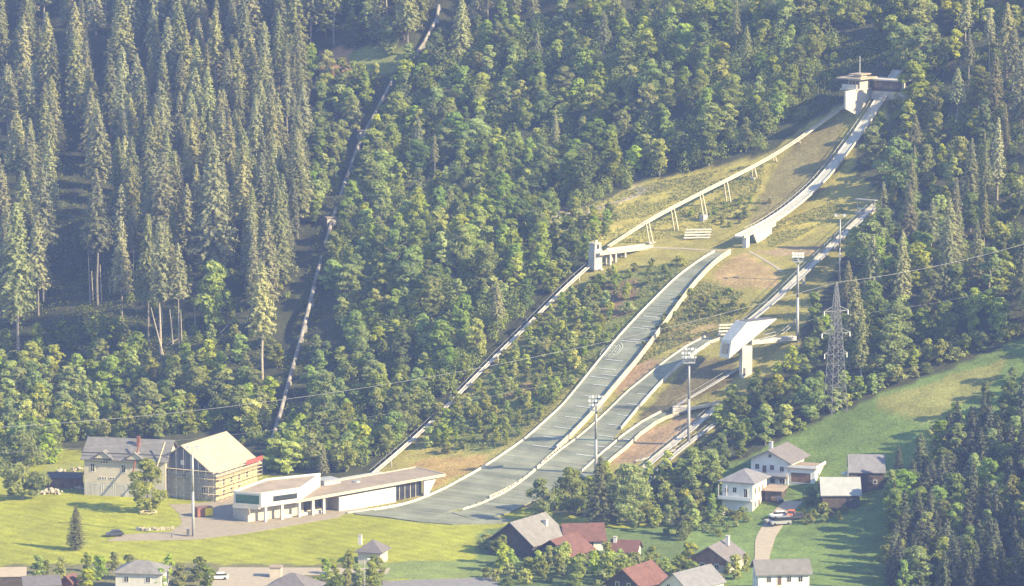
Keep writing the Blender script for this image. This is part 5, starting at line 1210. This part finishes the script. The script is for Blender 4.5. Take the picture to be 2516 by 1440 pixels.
scatter([(760,150),(860,200),(950,215),(890,330),(840,440),(800,545),(765,560),(780,420)], [('young', 2), ('broad', 3)], SP, dict(young=(6, 9), broad=(8, 11)), {'young': 'bushy tree between left stand and pipe', 'broad': 'broadleaf between left stand and pipe'}, 'trees between left stand and pipe', 15, 40)
scatter([(1100,110),(1300,70),(1500,40),(1800,20),(2080,20),(2050,120),(1990,190),(1950,300),(1870,370),(1700,420),(1600,440),(1380,520),(1330,600),(1440,600),(1440,640),(1250,840),(1150,930),(1000,930),(880,880),(790,700),(830,560),(880,440),(930,300),(990,190)], [('broad', 10), ('young', 6), ('spruce', 1)], SP, dict(broad=(8, 14), young=(6, 9), spruce=(12, 18)), {'broad': 'leafy tree in the wood amid pipe and jump', 'young': 'low bushy tree in the wood amid pipe and jump', 'spruce': 'spruce in the wood amid pipe and jump'}, 'wood between pipe and jump', 16, 320)
scatter([(770,880),(880,880),(1000,930),(1150,930),(1040,1040),(930,1140),(870,1160),(650,1165),(700,1080),(760,1000)], [('broad', 3), ('young', 3)], SP, dict(broad=(7, 11), young=(5, 8)), {'broad': 'leafy tree in the wood above the service building', 'young': 'bushy tree in the wood above the service building'}, 'lower wood above the service building', 17, 60)
scatter([(1080,-10),(1560,-10),(1500,40),(1300,70),(1100,100)], [('spruce', 1)], SP, dict(spruce=(14, 20)), 'dark spruce along the top edge', 'dark spruces along the top edge', 18, 14)
scatter([(2020,-20),(2560,-20),(2560,800),(2480,820),(2300,885),(2120,960),(2060,990),(1960,960),(1900,930),(1990,830),(2080,640),(2170,520),(2130,380),(2190,300),(2200,120),(2060,100)], [('spruce', 5), ('broad', 6), ('young', 3)], dict(spruce=7.2, broad=7.0, young=5), dict(spruce=(15, 24), broad=(9, 15), young=(6, 9)), {'spruce': 'spruce in the right-hand wood', 'broad': 'leafy tree in the right-hand wood', 'young': 'bushy tree in the right-hand wood'}, 'right-hand wood', 19, 150)
scatter([(1840,925),(1960,960),(2060,1000),(2000,1030),(1870,1105),(1790,1100),(1790,1040),(1700,1090),(1640,1150)], [('broad', 2), ('young', 2)], dict(broad=5.5, young=4.2), dict(broad=(7, 11), young=(5, 8)), {'broad': 'broadleaf in the belt below the pylon', 'young': 'bushy tree in the belt below the pylon'}, 'tree belt below the pylon', 20, 34)
scatter([(1290,1240),(1430,1200),(1560,1200),(1640,1160),(1760,1120),(1770,1230),(1800,1290),(1700,1300),(1680,1330),(1500,1290),(1380,1270)], [('broad', 3), ('garden', 4)], dict(broad=5.5, garden=4.0), dict(broad=(6, 10), garden=(4, 7)), {'broad': 'garden tree between red roofs and small jumps', 'garden': 'low leafy tree between red roofs and small jumps'}, 'garden trees below the small jumps', 21, 46)
scatter([(2190,1190),(2270,1110),(2350,1040),(2460,950),(2560,900),(2560,1480),(2190,1480)], [('broad', 3), ('fir', 3)], dict(broad=4.6, fir=3.6), dict(broad=(8, 12), fir=(9, 15)), {'broad': 'leafy tree in the right corner wood', 'fir': 'shade-coloured fir in the right corner wood'}, 'near wood at the right corner', 22, 140, avoid=[[(1900,1100),(2180,1100),(2180,1330),(1900,1330)]])
scatter([(1180,1340),(1300,1385),(1500,1400),(1690,1390),(1830,1390),(1840,1440),(1180,1440)], [('garden', 1), ('bush', 1)], dict(garden=5, bush=4), dict(garden=(4, 7), bush=(2, 3.5)), {'garden': 'garden tree among the bottom roofs', 'bush': 'garden shrub among the bottom roofs'}, 'gardens among the bottom roofs', 23, 34)
scatter([(60,1400),(560,1400),(520,1460),(60,1460)], [('garden', 1), ('bush', 1)], dict(garden=5, bush=4), dict(garden=(4, 6.5), bush=(2, 3.5)), {'garden': 'garden tree at the bottom left', 'bush': 'garden shrub at the bottom left'}, 'gardens at the bottom left', 24, 18)
scatter([(770,1420),(940,1410),(940,1470),(770,1480)], [('garden', 1)], dict(garden=4), dict(garden=(4, 6.5)), 'shady tree beside the bottom street lamp', 'trees by the bottom street lamp', 25, 12)
scatter([(1240,1392),(1330,1392),(1460,1384),(1560,1392),(1690,1400),(1690,1425),(1240,1425)], [('garden', 2), ('bush', 1)], dict(garden=3.2, bush=2.6), dict(garden=(4, 6), bush=(2, 3.5)), {'garden': 'hedge tree before the village roofs', 'bush': 'hedge shrub before the village roofs'}, 'hedge before the village roofs', 33, 34, ignore=True)
scatter([(1870,1070),(2060,985),(2250,900),(2516,795),(2530,822),(2250,928),(2060,1012),(1885,1098)], [('bush', 2), ('garden', 1)], dict(bush=2.6, garden=3.4), dict(bush=(2, 3.8), garden=(4, 6)), {'bush': 'shrub along the upper meadow edge', 'garden': 'small tree along the upper meadow edge'}, 'hedge along the upper meadow edge', 34, 60, ignore=True)
LOWBR = [(1050,1085),(1200,930),(1300,830),(1400,740),(1520,690),(1540,740),(1420,900),(1330,1030),(1240,1100)]
scatter(LOWBR, [('thicket', 1)], dict(thicket=3.1), dict(thicket=(2.6, 5.2)), 'bright bush right of the lower lift', 'bushes right of the lower lift', 35, 110, slack=2)
# brush
BR = [(1460,690),(1560,660),(1690,645),(1560,775),(1440,915),(1330,1035),(1240,1100),(1070,1120),(1040,1080),(1200,930),(1300,830),(1400,730)]
scatter(BR, [('bush', 1)], dict(bush=4.2), dict(bush=(1.2, 3.2)), 'shrub between lower lift and big landing slope', 'brush beside the big landing slope', 26, 95, slack=3)
scatter([(1060,1040),(1200,960),(1330,960),(1320,1030),(1230,1105),(1050,1100)], [('thicket', 1)], dict(thicket=3.6), dict(thicket=(4, 6)), 'rounded bush left of the outrun', 'thicket left of the outrun', 27, 36, slack=3)
scatter([(1680,720),(1820,720),(1830,770),(1700,790),(1620,830),(1560,880),(1620,800)], [('bush', 1)], dict(bush=2.6), dict(bush=(1.2, 2.4)), 'shrub right of the big landing slope', 'brush right of the big landing slope', 28, 26, ignore=True)
scatter([(1640,520),(1740,530),(1850,480),(1900,500),(1800,560),(1760,550)], [('bush', 1)], dict(bush=2.6), dict(bush=(1.0, 2.2)), 'shrub between lift and in-run', 'shrubs between lift and in-run', 29, 30, ignore=True)
scatter([(1400,520),(1520,540),(1480,590),(1440,590),(1340,570)], [('bush', 1), ('young', 1)], dict(bush=2.6, young=4), dict(bush=(1.5, 3), young=(4, 6)), {'bush': 'low shrub left of the coach platform', 'young': 'small tree left of the coach platform'}, 'greenery left of the coach platform', 30, 26, slack=4)
scatter([(1840,1290),(1760,1320),(1690,1300),(1740,1240),(1790,1260),(1850,1270)], [('bush', 1)], dict(bush=3), dict(bush=(1.2, 2.5)), 'garden shrub below the lower white house', 'garden shrubs below the white house', 31, 16, ignore=True)
scatter([(2000,1250),(2090,1255),(2060,1280),(1980,1290),(1960,1262)], [('bush', 1)], dict(bush=3), dict(bush=(1.2, 2.6)), 'dark shrub below the grey roofed barn', 'shrubs below the barn', 32, 10, ignore=True)
# low growth filling the woods
def understory(name, label, polys, m, seed, avoid=()):
    rnd = np.random.RandomState(seed); C = []; Nn = []; S = []
    for poly, cnt, (h0, h1) in polys:
        xs_ = [p[0] for p in poly]; ys_ = [p[1] for p in poly]; x = rnd.uniform(min(xs_), max(xs_), cnt*3); y = rnd.uniform(min(ys_), max(ys_), cnt*3); q = inpoly(x, y, poly)
        for a in avoid: q &= ~inpoly(x, y, a)
        x, y = x[q][:cnt], y[q][:cnt]; P_ = hit(x, y)
        for px_, py_2, p in zip(x, y, P_):
            h = rnd.uniform(h0, h1); r = min(2.6, h*rnd.uniform(.4, .75)); s_ = px_scale(p)
            if blocked(px_, py_2, h*s_, r*s_): continue
            n_ = int(50+42*h); d = rnd.normal(size=(n_, 3)); d[:, 2] = np.abs(d[:, 2])*.9; d /= np.linalg.norm(d, axis=1)[:, None]
            C.append(p+d*np.array([r, r, h])*(.55+.5*rnd.rand(n_, 1))); e = d+rnd.normal(size=(n_, 3))*.5+np.array([0, 0, .3]); Nn.append(e/np.linalg.norm(e, axis=1)[:, None]); S.append(.42*(.6+.7*rnd.rand(n_)))
    v, q = leaf_quads(np.concatenate(C), np.concatenate(Nn), np.concatenate(S), rnd); o = link_mesh(name, mesh_from(v, q, name, m)); o['kind'] = 'stuff'; o['label'] = label
MIDWOOD = [(1100,110),(1300,70),(1500,40),(1800,20),(2080,20),(2050,120),(1990,190),(1950,300),(1870,370),(1700,420),(1600,440),(1380,520),(1330,600),(1440,600),(1440,640),(1250,840),(1150,930),(1040,1040),(930,1140),(870,1160),(650,1165),(700,1080),(760,1000),(880,880),(790,700),(830,560),(880,440),(930,300),(990,190)]
understory('undergrowth', 'leafy undergrowth filling the woods of the slope', [(MIDWOOD, 1150, (2.5, 7.0)), ([(2020,-20),(2516,-20),(2516,800),(2300,885),(2120,960),(1960,960),(2080,640),(2170,520),(2190,300),(2200,120)], 380, (1.5, 4.5)), ([(-20,905),(330,895),(640,930),(680,1000),(655,1090),(200,1085),(-20,1140)], 240, (1.5, 4.0)), ([(400,500),(700,400),(735,640),(680,860),(400,860),(0,870),(0,840),(300,700)], 150, (1.2, 3.0)), (BANK, 70, (1.0, 2.4)), ([(1300,1240),(1640,1160),(1760,1120),(1800,1290),(1500,1290)], 90, (1.0, 2.8))], 'broad_leaves', 77, [DARKGAP[0]])
# unseen wood added beyond the right edge to cast shade into view
def shade_wood():
    rnd = np.random.RandomState(5); Vv = []; Q = []; nv = 0
    src = []
    for me in [SPR[0][0], SPR[3][0], BRD[0][0], BRD[2][0], SPR[6][0]]:
        a = np.zeros(len(me.vertices)*3, np.float32); me.vertices.foreach_get('co', a); src.append(a.reshape(-1, 3))
    n_ = 0
    for _ in range(1500):
        y = rnd.uniform(900, 1390); x = rnd.uniform(112, 330)
        ppx, ppy = proj(np.array([x, y, float(ground_z(x, y))]))
        if ppx < 2570 or ppx > 4100: continue
        if any((x-q[0])**2+(y-q[1])**2 < 64 for q in PLACED): continue
        PLACED.append((x, y, 8)); i = rnd.randint(5); a = src[i].reshape(-1, 4, 3); near = ppx < 3050 and y < 1130
        a = a[::2] if near else a[::4]
        a = a.reshape(-1, 3); s = rnd.uniform(.8, 1.05)*(1.6 if i in (2, 3) else 1.0)*(1.1 if near else .85); th = rnd.rand()*6.28
        R_ = np.array([[math.cos(th), -math.sin(th), 0], [math.sin(th), math.cos(th), 0], [0, 0, 1]])
        Vv.append(a*1.0@R_.T*s+np.array([x, y, float(ground_z(x, y))])); n_ += 1
        if n_ > 190: break
    v = np.concatenate(Vv); o = link_mesh('forest', mesh_from(v, np.arange(len(v)).reshape(-1, 4), 'forest', 'spruce_needles')); o['kind'] = 'stuff'; o['label'] = 'unseen forest added beyond the right edge for its shade'
shade_wood()
def left_wood():
    rnd = np.random.RandomState(8); Vv = []; src = []
    for me in (SPR[0][0], SPR[4][0], SPR[6][0]):
        a = np.zeros(len(me.vertices)*3, np.float32); me.vertices.foreach_get('co', a); src.append(a.reshape(-1, 4, 3)[::2].reshape(-1, 3))
    for _ in range(500):
        y = rnd.uniform(1130, 1480); x = rnd.uniform(-300, -110); z = float(ground_z(x, y)); ppx, ppy = proj(np.array([x, y, z]))
        if ppx > -70 or ppx < -1300 or ppy > 880 or any((x-q[0])**2+(y-q[1])**2 < 60 for q in PLACED): continue
        PLACED.append((x, y, 8)); th = rnd.rand()*6.28; c, s = math.cos(th), math.sin(th)
        Vv.append(src[rnd.randint(3)]@np.array([[c, s, 0], [-s, c, 0], [0, 0, 1]])*rnd.uniform(.7, 1.1)+np.array([x, y, z]))
        if len(Vv) > 70: break
    v = np.concatenate(Vv); o = link_mesh('forest', mesh_from(v, np.arange(len(v)).reshape(-1, 4), 'forest', 'spruce_needles')); o['kind'] = 'stuff'; o['label'] = 'spruce forest going on beyond the left edge'
left_wood()
# grass and herbs of the open slopes
def ground_cover(name, label, polys, n_, m, size, hgt, seed):
    rnd = np.random.RandomState(seed); C = []
    for poly, share in polys:
        xs_ = [p[0] for p in poly]; ys_ = [p[1] for p in poly]; k = int(n_*share*2.2); x = rnd.uniform(min(xs_), max(xs_), k); y = rnd.uniform(min(ys_), max(ys_), k)
        kk = noise2(x*3, y*5, seed) > -.25; q = inpoly(x, y, poly) & kk; C.append(hit(x[q], y[q]))
    C = np.concatenate(C); C[:, 2] += rnd.rand(len(C))*hgt; nn = rnd.normal(size=C.shape)*.7+np.array([0, 0, .6]); nn /= np.linalg.norm(nn, axis=1)[:, None]
    v, q = leaf_quads(C, nn, size*(.5+rnd.rand(len(C))), rnd, 1.6); o = link_mesh(name, mesh_from(v, q, name, m)); o['kind'] = 'stuff'; o['label'] = label
ground_cover('undergrowth', 'rough herbs and low growth on the open slopes beside the jumps', [(BR, .4), ([(1450,505),(1600,450),(1880,400),(1870,470),(1760,560),(1560,600),(1480,590)], .25), ([(1640,800),(1720,690),(1830,720),(1800,790),(1560,900)], .2), ([(1880,560),(2060,490),(2080,520),(1950,590),(1890,610)], .1), ([(1340,560),(1440,510),(1480,590),(1400,600)], .08)], 46000, 'brush_leaves', .32, .45, 41)

ground_cover('forest_floor_growth', 'low green growth on the forest floor beside the pipe and behind the start house', [([(950,190),(1000,190),(870,480),(760,900),(700,1090),(640,1090),(700,880),(780,560),(900,300)], .35), ([(1940,90),(2200,90),(2220,180),(2060,180),(2060,250),(1960,310),(1930,260)], .25), ([(90,330),(215,330),(330,760),(640,840),(640,900),(20,900),(60,760),(140,560)], .45)], 34000, 'broad_leaves', .42, .7, 43)
# ------------------------------------------------------------------ haze
hz = MB().box(-372, 366, -92, 1656, -1.5, 330).build('haze', 'wire'); hz.data.materials.clear()
m = bpy.data.materials.new('haze'); m.use_nodes = True; n = m.node_tree.nodes; n.clear()
out = n.new('ShaderNodeOutputMaterial'); pv = n.new('ShaderNodeVolumePrincipled'); pv.inputs['Color'].default_value = (.32, .46, 1.0, 1); pv.inputs['Density'].default_value = HAZE_DENSITY; pv.inputs['Anisotropy'].default_value = 0.0
m.node_tree.links.new(pv.outputs[0], out.inputs['Volume']); hz.data.materials.append(m); hz['kind'] = 'stuff'; hz['label'] = 'thin blue evening haze filling the valley'


if False:
    from collections import Counter
    print(Counter(o.name.split('.')[0] for o in bpy.data.objects if o.type == 'EMPTY').most_common(14)); print('TRIS', sum(2*len(m.polygons) for m in bpy.data.meshes), [(m.name, len(m.polygons)) for m in bpy.data.meshes if len(m.polygons) > 60000])
